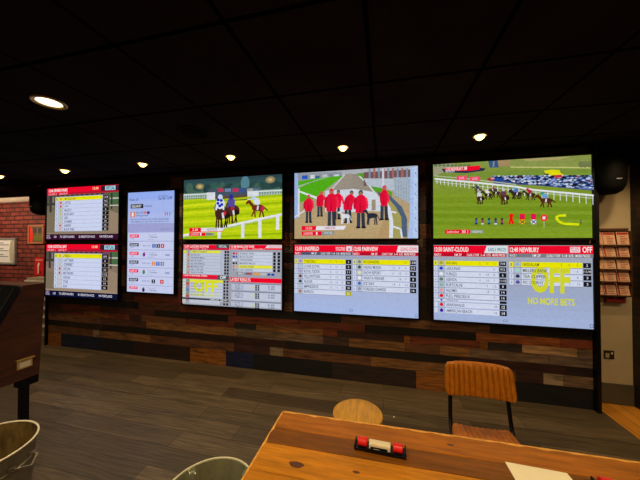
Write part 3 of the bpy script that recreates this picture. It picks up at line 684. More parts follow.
# field of runners
for x, y, s, c1, c2, c3, fl in ((252, 205, 4.0, '#5a4a38', '#3c4458', '#60606c', -1), (256, 248, 4.4, '#4a2e22', '#e0e0e8', '#c8c0c8', -1), (305, 232, 4.6, '#3a241e', '#f0f0f4', '#e8c8c8', -1), (346, 222, 4.6, '#452818', '#50304c', '#c03050', -1), (382, 245, 5.0, '#54301e', '#704058', '#e8d8e0', -1), (450, 230, 4.6, '#3c2a24', '#7088c8', '#d0d8f0', -1)):
    u, v = P.uv(x, y); (horse_front if x in (382, 256) else horse_side)(P, u, v, s, c1, c2, c3, *(() if x in (382, 256) else (fl,)))
P.crop(510, 152, 5.333)
for x, y, s, c1, c2, c3 in ((30, 226, 5, '#3c2a24', '#5c80c8', '#58c0c8'), (100, 232, 5, '#442c22', '#c02848', '#e02848'), (182, 262, 6.4, '#5a2c18', '#7ca8e0', '#38a090')):
    u, v = P.uv(x, y); horse_side(P, u, v, s, c1, c2, c3, -1)
P.crop(430, 152, 5.333)
for i, (x, c) in enumerate(((240, '#5070c8'), (273, '#a04868'), (307, '#3888b0'), (342, '#584880'), (375, '#b04050'))):
    P.cell(x, 360, 14, 14, '#303848'); P.crect(x-6, 364, x+6, 380, c); P.crect(x-7, 380, x+7, 388, '#e0e0e8' if i % 2 else '#283050')
P.cpoly([(412, 332), (436, 332), (430, 356), (440, 386), (426, 386), (423, 368), (420, 386), (408, 386), (416, 356)], '#ff1414')
P.crop(510, 152, 5.333)
for x, c1, c2 in ((-6, '#ff1414', '#ff1414'), (55, '#e8186c', '#f8c800'), (114, '#e8186c', '#e8eef8')):
    if x < 0: continue
    P.crect(x-14, 332, x+14, 362, '#ff1414'); P.cell(x, 346, 20, 24, c1); P.crect(x-14, 362, x+14, 386, c2); P.cline([(x-12, 364), (x+12, 384)], 9, '#303850'); P.cline([(x+12, 364), (x-12, 384)], 9, '#303850')
P.crect(167, 360, 171, 404, '#c8d8b0'); P.cell(169, 353, 34, 38, '#ff2838'); P.cell(169, 353, 16, 18, '#f4f4f8')
P.cline([(284, 340), (244, 342), (232, 352), (246, 372), (272, 384), (352, 388)], 26, '#e8f410')
P.cline([(362, 362), (362, 384)], 10, '#506048')
P.crop(430, 152, 5.333)
P.crect(75, 416, 208, 436, REDH); P.ctext('Ladbrokes', 86, 421, 148, 431, '#ffd8d8'); P.ctext('30 1', 164, 419, 196, 432, '#ffffff'); P.cpoly([(208, 417), (208, 434), (276, 434), (282, 417)], '#8fa090'); P.ctext('DECIDING', 216, 421, 270, 430, '#e8f0e8')
display(P, 'upper screen nearest the leaflet rack showing horses racing past parked cars', 'race displays along the board wall', VIDEO)

P = Pic(TVX[3], ZL)
P.grad(0, 0, 1600, 900, ['#b0b4c2', '#a9b2c8', '#a8b4d4', '#aebee6'], 10)
card(P, 0, 782, '12:50 SAINT-CLOUD', '', '#c8102c', '', [('SAKHAN', '#b8b020', '7/4', ('5', '3', '12')), ('LASUUNAS', '#2848e0', '9/2', ('', '', '6')), ('DURAZO', '#f0f4ff', '6', ('8', '10', '8')), ('ASENDA', '#688870', '11/2', ('6', '10', '7')), ('BURTCALVE', '#88c0a0', '8', ('', '9', '12')), ('PALOMO', '#f0a0b0', '14', ('', '14', '9')), ('FULL PRECIEUX', '#f01820', '16', ('', '', '7'))], 186, 65.5)
P.rect(5, 645, 777, 672, '#dfe6fb'); P.ell(87, 658, 14, 10, '#3030c0'); P.text('TYPHOON', 138, 650, 270, 666, '#525a78'); P.rect(707, 645, 777, 672, '#15161f')
for i, (n, c, t) in enumerate((('ARAKNHALES', '#e81848', '12'), ('AMERICAN BEACH', '#4818b0', '14'))):
    a = 682+i*70; P.rect(5, a, 46, a+58, '#dfe6fb'); P.rect(58, a, 116, a+58, '#c4cbdc'); P.rect(126, a, 700, a+58, '#dfe6fb'); P.ell(87, a+30, 20, 20, c); P.ell(87, a+14, 10, 10, c)
    P.text(n, 138, a+14, 138+len(n)*20, a+44, '#525a78'); P.rect(707, a, 777, a+58, '#15161f'); P.text(t, 728, a+14, 758, a+44, '#ffffff'); P.text('18', 650, a+18, 680, a+40, '#8a93b4')
P.poly([(578, 6), (550, 92), (790, 92), (790, 6)], '#e4f2f6'); P.text('EARLY PRICES', 592, 34, 776, 68, '#306880')
P.rect(742, 850, 782, 876, '#6c7698'); P.rect(747, 855, 777, 871, '#aebee6'); P.rect(1560, 846, 1594, 882, '#6c7698'); P.rect(1566, 852, 1588, 876, '#aebee6')
card(P, 800, 1600, '12:40 NEWBURY', '', '#83868f', '', [('NASSALAM', '#98b8e8', '2', ('4', '5', '6')), ('MILLERS BANK', '#a8e0d8', '11/4', ('', '8', '6')), ('TEA CLIPPER', '#303468', '3', ('9', '', '8')), ("PIC D'ORHY", '#6058a8', '5', ('', '7', '12'))], 188, 67)
P.rect(1388, 16, 1480, 78, '#fbe4ea'); P.text('BET AND', 1396, 22, 1472, 42, '#f04468'); P.text('WATCH', 1400, 50, 1468, 70, '#f04468'); P.text('OFF', 1500, 20, 1588, 74, '#ffffff')
P.text('OFF', 1016, 262, 1388, 508, '#dfe22c')
P.text('NO MORE BETS', 984, 588, 1424, 652, '#e2e424')
for n, a in (('MILLERS BANK', 255), ('TEA CLIPPER', 322), ("PIC D'ORHY", 389)): P.text(n, 938, a+12, 938+len(n)*20, a+44, '#6c744c')
display(P, 'lower screen nearest the leaflet rack reading NO MORE BETS in yellow letters', 'race displays along the board wall', DISP)

# ------------------------------------------------------------------ ceiling fittings
LAMPG = glow('lamp_glow', '#ffcf78', 5)
LAMPW = glow('lamp_glow_large', '#ffedc4', 3.0)
def downlight(loc, r, glowm, label, group=None):
    o = thing('ceiling_downlight', label, 'ceiling light', loc, group)
    x, y, z = loc
    b = MB(); b.lathe([(r*.72, .004), (r*.75, -.006), (r*.95, -.010), (r, -.006), (r, .001)], (x, y, z), 32); b.build('trim_ring', TRIMG, o, smooth=True)
    b = MB(); d = .75*r if r < .08 else .006  # small lamps swell into domes to imitate their glow
    b.lathe([(.0005, -d), (r*.3, -d*.93), (r*.55, -d*.65), (r*.70, -d*.2), (r*.72, .002), (.0005, .002)], (x, y, z), 32); b.build('lamp', glowm, o, smooth=True)
    return o
def spot(loc, e, size=2.2, col=(1, .72, .38), rad=.04, tgt=None, blend=.8):
    l = bpy.data.lights.new('spot_lamp', 'SPOT'); l.energy = e; l.color = col; l.spot_size = size; l.spot_blend = blend; l.shadow_soft_size = rad
    o = bpy.data.objects.new('spot_lamp', l); COL.objects.link(o); o.location = loc
    d = (Vector(tgt)-Vector(loc)) if tgt else Vector((0, 0, -1))
    o.rotation_euler = d.to_track_quat('-Z', 'Y').to_euler()
small = None
names = {-5.36: 'small warm downlight at the far left, over the brick wall side', -4.11: 'small warm downlight above the far left pair of screens', -2.85: 'small warm downlight above the portrait screen',
         -1.65: 'small warm downlight above the jockeys on yellow grass', -.39: 'small warm downlight above the greyhound handlers screen', .85: 'small warm downlight above the parked cars screen', 2.09: 'small warm downlight at the right edge beside the black speaker'}
for x, lb in names.items():
    loc = (x, 2.645, CEIL-.001)
    if small is None: small = downlight(loc, .058, LAMPG, lb, 'row of small downlights before the screens')
    else: copy_tree(small, loc, lb)
    spot((x, 2.645, CEIL-.05), 34, 2.3, tgt=(x, 2.85, 0))
big = downlight((-2.245, 1.345, CEIL-.001), .095, LAMPW, 'large round downlight glowing cream in the black ceiling at upper left')
spot((-2.245, 1.345, CEIL-.02), 50, 2.3, col=(1, .8, .5))
for x in (-1.0, .2, 1.4):                          # unseen row added overhead for the warm light on the table
    copy_tree(big, (x, .12, CEIL-.001), 'added unseen large round downlight overhead')['group'] = 'added unseen overhead downlights'
    spot((x, .12, CEIL-.02), 55 if x != .2 else 75, 2.3, col=(1, .72, .34), tgt=(x, .5, 0))
spot((-8.0, 2.7, CEIL-.02), 95, 2.2, col=(1, .74, .5), tgt=(-7.6, 4.0, 1.5))  # added unseen spot aimed to brighten the brick wall
spot((-6.4, 2.9, CEIL-.02), 40, 2.2, col=(1, .74, .5), tgt=(-7.0, 4.0, 1.4))  # second added spot for the brick, also out of view
for x_, y_ in ((2.2, 1.75),):  # downlight added out of view to brighten the cream wall
    copy_tree(small, (x_, y_, CEIL-.001), 'added unseen small downlight beyond the right edge, brightening the cream wall')
    spot((x_, y_, CEIL-.05), 60, 1.6, tgt=(2.25, 3.33, .5))
al = bpy.data.lights.new('added_room_fill', 'AREA'); al.energy = 90; al.color = (1, .78, .5); al.shape = 'RECTANGLE'; al.size = 6; al.size_y = 2  # added unseen area light, fills in for lamps elsewhere in the shop
ao = bpy.data.objects.new('added_room_fill', al); COL.objects.link(ao); ao.location = (-2.6, -2.4, CEIL-.05)

o = thing('ceiling_speaker', 'round black speaker grille flush in the black ceiling', 'speaker', (-1.605, 2.0, CEIL-.001))
b = MB(); b.lathe([(.0005, -.006), (.10, -.006), (.105, -.004), (.105, .001)], (-1.605, 2.0, CEIL-.001), 32); b.build('grille', surf('grille_black', '#161213', 1, spec=0), o, smooth=True)
b = MB(); b.lathe([(.105, -.004), (.108, -.012), (.126, -.008), (.13, .001)], (-1.605, 2.0, CEIL-.001), 32); b.build('trim_ring', surf('grille_rim', '#252020', 1, spec=0), o, smooth=True)

def pendant_speaker(x, y, r, label):
    o = thing('pendant_speaker', label, 'speaker', (x, y, CEIL-.003))
    zb = 2.085
    b = MB(); b.lathe([(.001, zb), (r*.45, zb+.006), (r*.75, zb+.03), (r*.93, zb+.075), (r, zb+.14), (r, zb+.30), (r*.93, zb+.35), (r*.5, zb+.37), (.001, zb+.372)], (x, y, 0), 36)
    b.build('cabinet', SPEAKM, o, smooth=True)
    b = MB(); b.box(x-.025, x+.025, y-.01, y+.01, zb+.36, CEIL-.003); b.box(x-.06, x+.06, y-.04, y+.04, CEIL-.012, CEIL-.003); b.build('bracket', BLACKM, o)
    b = MB(); b.box(x-.022, x+.022, y-r-.0025, y-r+.004, zb+.125, zb+.133); b.build('badge', surf('badge_silver', '#8c8c90', .4, .4), o)
    return o
pendant_speaker(2.105, 3.115, .125, 'black rounded speaker hanging above the leaflet rack at the right')
pendant_speaker(-5.54, 3.25, .15, 'black rounded speaker hanging beside the far left screens over the brick')

# ------------------------------------------------------------------ leaflets at the right
rk = thing('leaflet_rack', 'dark wooden wall rack holding rows of red and cream betting slips', 'rack', (2.2, WR, 1.1))
RKW = surf('rack_wood', '#4a2c18', .5, amt=.3, scale=(20, 20, 60))
b = MB(); b.box(2.06, 2.375, WR-.02, WR-.001, 1.07, 1.755); b.build('back_board', RKW, rk)
b = MB(); b.box(2.055, 2.372, WR-.06, WR-.02, 1.745, 1.772); b.build('top_bar', RKW, rk, bevel=.003)
zc = [1.605, 1.485, 1.362, 1.24, 1.105]
for z in zc:
    b = MB(); b.box(2.06, 2.375, WR-.084, WR-.060, z-.010, z-.007); b.box(2.06, 2.375, WR-.086, WR-.084, z-.010, z+.004); b.build('shelf_ledge', RKW, rk)
def leaflet(x, z, w, h, seed):
    r_ = random.Random(seed); M = Matrix.Translation((x, WR-.072, z-.005)) @ Matrix.Rotation(math.radians(-12+r_.uniform(-2, 2)), 4, 'X') @ Matrix.Rotation(math.radians(r_.uniform(-1.5, 1.5)), 4, 'Y')
    b = MB(); C1 = lin('#d8a888'); R1 = lin(r_.choice(('#a02818', '#b03a24', '#8c2418')))
    b.box(0, w, 0, .004, 0, h, C1, M)
    L = -.0006
    def q(x0, z0, x1, z1, c): b.face([M @ Vector(p) for p in ((x0*w, L, z0*h), (x1*w, L, z0*h), (x1*w, L, z1*h), (x0*w, L, z1*h))], c)
    q(.05, .80, .95, .96, R1)
    if r_.random() > .4: q(.05, .08, .2, .78, R1)
    for i in range(5):
        zz = .14+i*.125; q(.27, zz, .27+r_.uniform(.35, .65), zz+.05, R1 if i % 2 else lin('#8a6048'))
    q(.1, .02, .9, .05, lin('#5c2a1a'))
    return b
lw = ['top', 'second', 'third', 'fourth', 'bottom']; lc = ['left', 'middle', 'right']
b = MB()
for x_ in (2.056, 2.373): b.box(x_, x_+.004, WR-.086, WR-.02, zc[-1]-.012, 1.745)
b.build('side_rail', RKW, rk)
for i, z in enumerate(zc):
    for j, x in enumerate((2.063, 2.164, 2.272)):
        w = .098 if j else .094
        leaflet(x, z, w, .138, i*3+j).build('betting_leaflet', CARD, label='red and cream leaflet in the %s row, %s column of the wall rack' % (lw[i], lc[j]), cat='leaflet', group='leaflets in the wall rack')
b = MB(); b.box(2.19, 2.34, WR-.05, WR-.02, 1.03, 1.068, lin('#7a1810')); b.build('sign_strip', CARD, rk, label='dark red strip')

# socket
so = thing('wall_socket', 'brushed metal power socket low on the cream wall', 'socket', (2.235, WR, .485))
b = MB(); b.box(2.19, 2.277, WR-.008, WR-.0005, .447, .532); b.build('face_plate', surf('socket_plate', '#4a3c28', .4, .6), so, bevel=.003)
b = MB(); b.box(2.203, 2.232, WR-.0105, WR-.008, .462, .505); b.build('insert', surf('socket_insert', '#c9b48a', .5), so)
b = MB(); b.box(2.214, 2.221, WR-.0115, WR-.0104, .49, .5); b.box(2.206, 2.212, WR-.0115, WR-.0104, .47, .476); b.box(2.223, 2.229, WR-.0115, WR-.0104, .47, .476); b.build('pin_hole', BLACK, so)
b = MB(); b.box(2.247, 2.262, WR-.013, WR-.008, .497, .517); b.build('switch', surf('switch_grey', '#d8c8a8', .5), so)

# ------------------------------------------------------------------ things on the brick wall
def frame(name, label, x0, x1, z0, z1, fwd, fcol, paint):
    o = thing(name, label, 'picture', ((x0+x1)/2, BW, z0)); y0, y1 = BW-.035, BW-.001; f = fwd
    b = MB(); b.box(x0, x1, y0, y1, z1-f, z1); b.box(x0, x1, y0, y1, z0, z0+f); b.box(x0, x0+f, y0, y1, z0+f, z1-f); b.box(x1-f, x1, y0, y1, z0+f, z1-f)
    b.build('frame', fcol, o, bevel=.004)
    b = MB(); b.box(x0+f, x1-f, BW-.02, BW-.002, z0+f, z1-f, lin('#d8d4cc')); paint(b, x0+f, x1-f, z0+f, z1-f); b.build('print', CARD, o)
def p1(b, x0, x1, z0, z1):
    y = BW-.0215
    b.face([(x0, y, z0), (x1, y, z0), (x1, y, z1), (x0, y, z1)], lin('#ffffff'))
    for i in range(9):
        z = z1-.06-i*(z1-z0-.1)/9; w = (x1-x0)*(.5+.25*math.sin(i*2.1)); b.face([(x0+.04, y-.001, z-.01), (x0+.04+w, y-.001, z-.01), (x0+.04+w, y-.001, z+.008), (x0+.04, y-.001, z+.008)], lin('#8fa0a8'))
    b.face([(x1-.12, y-.0012, z0+.02), (x1-.03, y-.0012, z0), (x1-.03, y-.0012, z1), (x1-.12, y-.0012, z1-.03), (x1-.15, y-.0012, (z0+z1)/2)], lin('#c9bfa4'))
frame('framed_notice', 'large silver framed notice on the brick wall at the left edge', -8.40, -7.58, 1.165, 1.73, .045, surf('silver_frame', '#a9a6a0', .4, .3), p1)
def p2(b, x0, x1, z0, z1):
    y = BW-.0215; w = x1-x0; h = z1-z0
    b.face([(x0, y, z0), (x1, y, z0), (x1, y, z1), (x0, y, z1)], lin('#6a5c38'))
    b.face([(x0, y-.001, z0), (x0+.22*w, y-.001, z0), (x0+.28*w, y-.001, z0+.4*h), (x0+.16*w, y-.001, z1), (x0, y-.001, z1)], lin('#ff2a10'))
    b.face([(x0+.3*w, y-.001, z0+.1*h), (x0+.95*w, y-.001, z0+.1*h), (x0+.95*w, y-.001, z0+.5*h), (x0+.3*w, y-.001, z0+.4*h)], lin('#7a7c28'))
    b.face([(x0+.3*w, y-.001, z0+.6*h), (x0+.95*w, y-.001, z0+.6*h), (x0+.95*w, y-.001, z0+.92*h), (x0+.3*w, y-.001, z0+.92*h)], lin('#4a3438'))
    b.face([(x0+.56*w, y-.002, z0+.4*h), (x0+.62*w, y-.002, z0+.4*h), (x0+.62*w, y-.002, z0+.95*h), (x0+.56*w, y-.002, z0+.95*h)], lin('#a08858'))
frame('framed_picture', 'small wooden framed picture with a red band on the brick wall', -7.22, -6.77, 1.605, 2.0, .04, surf('pine_frame', '#c07850', .5), p2)
po = thing('poster', 'red poster with a white figure on the brick wall below the small picture', 'poster', (-6.92, BW, .95))
b = MB(); b.box(-7.05, -6.79, BW-.008, BW, .95, 1.325, lin('#d81c1c')); y = BW-.009
b.face([(-7.02, y, 1.255), (-6.82, y, 1.255), (-6.82, y, 1.285), (-7.02, y, 1.285)], lin('#f09080'))
b.face([(-6.96, y, .99), (-6.93, y, .99), (-6.925, y, 1.12), (-6.9, y, 1.2), (-6.94, y, 1.225), (-6.965, y, 1.17)], lin('#f4d8c8'))
b.face([(-6.90, y, .98), (-6.85, y, .98), (-6.86, y, 1.04), (-6.9, y, 1.06)], lin('#8c1010'))
b.build('sheet', CARD, po)

# pale-edged shelf unit glimpsed past the end of the board wall
su = thing('slatted_shelf_unit', 'grey shelf unit with pale edges behind the far left end of the board wall', 'shelf unit', (-5.62, 3.5, 0))
GP = surf('shelf_grey', '#a89c84', .6, amt=.15)
PE = surf('pale_edge', '#e0dcc8', .5)
b = MB(); b.box(-6.20, -5.40, 3.43, 3.62, .0, 1.0); b.build('carcass', GP, su)
for i in range(6):
    b = MB(); b.box(-6.205, -5.395, 3.40, 3.44, .16+i*.155, .185+i*.155); b.build('shelf_edge', PE, su)

# ------------------------------------------------------------------ betting terminal at the left
TX = -2.2
t = thing('betting_terminal', 'dark walnut betting terminal on black legs at the left edge', 'terminal', (-2.5, 1.1, 0))
A = (1.191, EYE-.271); Bp = (1.100, EYE-.469)
dy, dz = A[0]-Bp[0], A[1]-Bp[1]; kk = 1.75
C_ = (A[0]-dy*kk, A[1]-dz*kk)
zb = EYE-.853; zt = EYE-.264
b = MB(); b.prism([(A[0]+.012, zt+.001), C_, (C_[0]-.25, C_[1]-.02), (C_[0]-.25, zb), (1.290, zb), (1.312, zt+.001)], -2.85, TX); b.build('cabinet', CABW, t)
b = MB(); n = Vector((0, -dz, dy)).normalized()
o0 = Vector((0, A[0], A[1]))+n*.001; d_ = Vector((0, -dy, -dz))
vv = [o0, o0+d_*kk, o0+d_*kk+n*.035, o0+n*.035]
b.prism([(v.y, v.z) for v in vv], -2.86, TX+.012); mo = b.build('monitor', BLACK, t, bevel=.005)
b = MB(); q0 = o0+n*.0365; L_ = math.hypot(dy, dz)
def sp(u, x): v = q0+d_*u; return (x, v.y, v.z)
b.face([sp(.10, -2.30), sp(.10, -2.80), sp(kk-.2, -2.80), sp(kk-.2, -2.30)], lin('#9fb8b0'))
b.face([sp(.2, -2.34), sp(.2, -2.76), sp(.5, -2.76), sp(.5, -2.34)], lin('#c8d8d0'))
b.build('screen', display_mat('terminal_picture', .8, .1), mo)
for lx in (-2.24, -2.80):
    for ly in (1.235, .80):
        b = MB(); b.box(lx-.017, lx+.017, ly-.021, ly+.021, .012, zb); b.box(lx-.03, lx+.03, ly-.035, ly+.06, zb-.055, zb-.0005); b.box(lx-.045, lx+.045, ly-.05, ly+.05, 0, .012); b.build('leg', BLACKM, t, bevel=.004)
b = MB(); b.box(TX, TX+.006, 1.178, 1.250, EYE-.782, EYE-.728); b.build('label_plate', surf('label_gold', '#c8a468', .45, .2), t)
b = MB(); b.box(TX, TX+.016, 1.172, 1.258, EYE-.728, EYE-.722); b.build('label_holder_lip', BRASS, t)
b = MB(); b.box(TX+.006, TX+.0075, 1.188, 1.240, EYE-.774, EYE-.740); b.build('label_card', WHITEP, t)

# ------------------------------------------------------------------ bins
def bin_(cx, cy, r, h, label, liner, ha):
    o = thing('metal_bin', label, 'bin', (cx, cy, 0))
    b = MB(); b.lathe([(.001, .012), (r*.74, .012), (r*.76, 0), (r*.78, .004), (r*.80, .05), (r*.985, h-.02), (r*.985, h-.006)], (cx, cy, 0), 48)
    for zz in (.12, .16, h-.09): 
        rr = r*.80+(r*.185)*(zz-.05)/(h-.07); b.lathe([(rr, zz-.006), (rr+.005, zz), (rr, zz+.006)], (cx, cy, 0), 48)
    b.build('body', STEEL, o, smooth=True)
    b = MB(); b.lathe([(r*.965, h-.004), (r*.77, .03), (.001, .03)], (cx, cy, 0), 48); b.build('inner_wall', STEELIN, o, smooth=True)
    b = MB(); b.tube([(cx+r*math.cos(a), cy+r*math.sin(a), h) for a in [2*math.pi*i/56 for i in range(56)]], .0045, 10, closed=True); b.build('rim', RIMS, o, smooth=True)
    for s_ in (0, math.pi):
        a = ha+s_; d = Vector((math.cos(a), math.sin(a), 0)); tt = Vector((-d.y, d.x, 0)); base = Vector((cx, cy, 0))+d*(r*.955)
        b = MB(); b.tube([base+tt*-.05+Vector((0, 0, h-.07)), base+d*.03+tt*-.045+Vector((0, 0, h-.074)), base+d*.042+Vector((0, 0, h-.1)), base+d*.03+tt*.045+Vector((0, 0, h-.074)), base+tt*.05+Vector((0, 0, h-.07))], .006, 8)
        b.build('handle', STEEL, o, smooth=True)
        b = MB(); b.lathe([(.001, -.008), (.014, -.008), (.014, .004), (.001, .004)], tuple(base+tt*.05+Vector((0, 0, h-.07))), 12); b.build('rivet', STEEL, o)
        b = MB(); b.lathe([(.001, -.008), (.014, -.008), (.014, .004), (.001, .004)], tuple(base-tt*.05+Vector((0, 0, h-.07))), 12); b.build('rivet', STEEL, o)
    if liner:
        rr_ = random.Random(5); nseg = 60; b = MB(); vs = []; prof = [(1.03, h-.03), (1.035, h+.004), (.955, h+.004), (.93, h-.05), (.87, h-.16), (.82, h-.28), (.70, h-.36), (.35, h-.40), (.02, h-.41)]
        for k, (f, z) in enumerate(prof):
            for j in range(nseg):
                a = 2*math.pi*j/nseg; wob = 0 if k < 3 else (math.sin(a*5+k*.6)*.11+math.sin(a*11+k*1.3)*.06+rr_.uniform(-.03, .03))
                q = f*r*(1-abs(wob)); vs.append((cx+q*math.cos(a), cy+q*math.sin(a), z+(wob*.3 if k > 2 else 0)))
        b.add(vs, [(i*nseg+j, i*nseg+(j+1) % nseg, (i+1)*nseg+(j+1) % nseg, (i+1)*nseg+j) for i in range(len(prof)-1) for j in range(nseg)])
        b.build('plastic_liner', LINER, o, smooth=True)
    return o
m, nt, out = nodes('clear_bin_liner')
gl = N(nt, 'ShaderNodeBsdfPrincipled'); gl.inputs['Base Color'].default_value = lin('#8c9078'); gl.inputs['Roughness'].default_value = .25
gl.inputs['Specular IOR Level'].default_value = .9; tr = N(nt, 'ShaderNodeBsdfTransparent'); ms = N(nt, 'ShaderNodeMixShader'); ms.inputs[0].default_value = .5
nt.links.new(tr.outputs[0], ms.inputs[1]); nt.links.new(gl.outputs[0], ms.inputs[2]); nt.links.new(ms.outputs[0], out.inputs[0]); LINER = m
bin_(-1.945, .895, .213, .6, 'galvanised metal bin with side handles in the bottom left corner', False, .35)
bin_(-.69, .955, .183, .6, 'metal bin with a clear plastic liner beside the wooden table', True, 2.4)

# ------------------------------------------------------------------ table
tb = thing('wooden_table', 'rustic orange-brown plank table in the foreground', 'table', (.45, .85, 0))
TZ = .75
def far(x): return 1.303+.0166*(x+.503)
ed = [0, .122, .218, .36, .50, .66, .80]
tc = ['#a86410', '#7a480c', '#c07c12', '#b0700e', '#c88414', '#a8680e']
b = MB()
x0_, x1_ = -.505, 1.55
for i in range(6):
    c = lin(tc[i]); f0, f1 = far(x0_), far(x1_)
    ya, yb = ed[i], ed[i+1]
    zt_ = TZ-(0 if i else 0)
    vs = [(x0_, f0-yb+.0012, TZ-.04), (x1_, f1-yb+.0012, TZ-.04), (x1_, f1-ya-.0012, TZ-.04), (x0_, f0-ya-.0012, TZ-.04)]
    vs += [(a, b2, TZ) for a, b2, _ in vs]
    b.add(vs, [(3, 2, 1, 0), (4, 5, 6, 7), (0, 1, 5, 4), (1, 2, 6, 5), (2, 3, 7, 6), (3, 0, 4, 7)], c)
b.build('tabletop', TABLE, tb, bevel=.002)
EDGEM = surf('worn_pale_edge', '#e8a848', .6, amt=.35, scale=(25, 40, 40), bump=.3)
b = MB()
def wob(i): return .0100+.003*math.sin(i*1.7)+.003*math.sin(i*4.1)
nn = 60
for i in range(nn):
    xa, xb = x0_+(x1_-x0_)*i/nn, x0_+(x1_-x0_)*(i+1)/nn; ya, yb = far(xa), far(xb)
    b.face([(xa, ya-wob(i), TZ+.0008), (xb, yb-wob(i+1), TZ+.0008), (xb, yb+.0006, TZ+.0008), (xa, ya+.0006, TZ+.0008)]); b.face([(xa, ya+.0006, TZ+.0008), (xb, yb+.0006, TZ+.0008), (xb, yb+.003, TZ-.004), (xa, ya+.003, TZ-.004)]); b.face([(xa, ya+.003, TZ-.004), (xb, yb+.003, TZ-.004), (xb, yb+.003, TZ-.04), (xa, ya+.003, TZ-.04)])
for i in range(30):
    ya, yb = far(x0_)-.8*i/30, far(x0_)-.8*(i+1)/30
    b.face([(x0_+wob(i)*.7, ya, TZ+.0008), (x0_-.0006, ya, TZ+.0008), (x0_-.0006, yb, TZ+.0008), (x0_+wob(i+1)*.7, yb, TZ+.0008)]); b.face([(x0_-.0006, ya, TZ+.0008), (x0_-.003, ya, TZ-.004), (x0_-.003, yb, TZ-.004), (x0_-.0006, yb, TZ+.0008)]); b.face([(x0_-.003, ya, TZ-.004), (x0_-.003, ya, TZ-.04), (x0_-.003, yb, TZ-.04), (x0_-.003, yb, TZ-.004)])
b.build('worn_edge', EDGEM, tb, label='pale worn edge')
rk_ = random.Random(11)
KN = surf('dark_knot', '#5a2c10', .5, amt=.4, scale=(80, 80, 80))
for kx, ky, kr in ((-.33, 1.0, .018), (-.1, 1.02, .008), (.28, 1.25, .008), (.12, 1.0, .012), (-.36, 1.14, .006), (.5, 1.05, .01), (.02, .93, .009)):
    b = MB(); b.face([(kx+kr*1.7*math.cos(a)*(1+.15*math.sin(3*a)), ky+kr*.8*math.sin(a), TZ+.0009) for a in [2*math.pi*i/18 for i in range(18)]]); b.build('knot', KN, tb)
b = MB(); b.box(-.40, 1.45, .60, .63, .64, TZ-.041); b.box(-.40, 1.45, 1.19, 1.22, .64, TZ-.041); b.box(-.43, -.40, .60, 1.22, .64, TZ-.041); b.box(1.45, 1.48, .60, 1.22, .64, TZ-.041); b.build('apron', CABW, tb)
for lx in (-.42, 1.42):
    for ly in (.60, 1.17):
        b = MB(); b.box(lx, lx+.06, ly, ly+.06, 0, .71); b.build('leg', CABW, tb, bevel=.004)

# things on the table
def pen_rest(cx, cy, rz, label):
    o = thing('slip_holder', label, 'desk holder', (cx, cy, TZ+.001), 'black desk holders on the table')
    M = Matrix.Translation((cx, cy, TZ+.001)) @ Matrix.Rotation(rz, 4, 'Z') @ Matrix.Scale(.93, 4)
    b = MB(); b.box(-.112, .112, -.028, .028, 0, .010, M=M); b.box(-.112, -.106, -.028, .028, .01, .024, M=M); b.box(.106, .112, -.028, .028, .01, .024, M=M); b.box(-.06, .06, -.031, -.027, .004, .020, M=M); b.build('tray', BLACK, o, bevel=.002)
    for s_ in (-1, 1):
        b = MB(); x = s_*.077
        Mr = M @ Matrix.Translation((x-.020, 0, .025)) @ Matrix.Rotation(math.pi/2, 4, 'Y')
        pr = [(.001, 0), (.016, 0), (.018, .002), (.018, .038), (.016, .040), (.001, .040)]
        vs = [(r, z) for r, z in pr]; k = MB(); k.lathe(vs, (0, 0, 0), 24); b.add([Mr @ Vector(v) for v in k.v], k.f); b.build('red_roller', RED, o, smooth=True, label='red end roller')
    b = MB(); k = MB()
    pts = [(-.017, .009), (.017, .009)]+[(.017*math.cos(a), .028+.009*math.sin(a)) for a in [math.pi*i/8 for i in range(9)]]
    k.prism(pts, -.047, .045); b.add([M @ Vector(v) for v in k.v], k.f); b.build('card_block', WHITEP, o, label='white card block')
    b = MB(); b.box(-.04, .032, -.0205, -.0165, .011, .021, M=M); b.build('slot', BLACK, o)
    b = MB(); b.box(-.028, .0, -.0215, -.0205, .013, .016, M=M); b.build('slot_glint', WHITEP, o)
    return o
pen_rest(-.014, 1.150, -.03, 'black desk holder with two red rollers in the middle of the table')
pen_rest(.832, 1.148, -.02, 'black desk holder with red rollers cut off at the lower right corner')
ps = [on_z(x, y, TZ+.003) for x, y in ((505, 461.5), (567, 473), (578, 486), (519, 486))]
b = MB()
qv = [Vector((p.x, p.y, TZ+.0012)) for p in ps]; ext = [qv[0], qv[1], qv[1]+(qv[2]-qv[1])*3, qv[0]+(qv[3]-qv[0])*2]
b.face([ext[3], ext[2], ext[1], ext[0]]); b.face([v+Vector((0, 0, .0015)) for v in (ext[3], ext[2], ext[1], ext[0])])
for i in range(4): a, c = ext[i], ext[(i+1) % 4]; b.face([a, c, c+Vector((0, 0, .0015)), a+Vector((0, 0, .0015))])
b.build('paper_sheet', surf('cream_paper', '#fff6dc', .6, amt=.04), label='cream sheet of paper lying on the table at the bottom right', cat='paper')
b = MB(); b.add([(.088, 2.58, .002), (.108, 2.585, .006), (.104, 2.6, .001), (.09, 2.598, .004), (.097, 2.59, .011)], [(0, 1, 4), (1, 2, 4), (2, 3, 4), (3, 0, 4)]); b.build('paper_scrap', WHITEP, label='tiny white paper scrap on the floor behind the round stool', cat='litter')

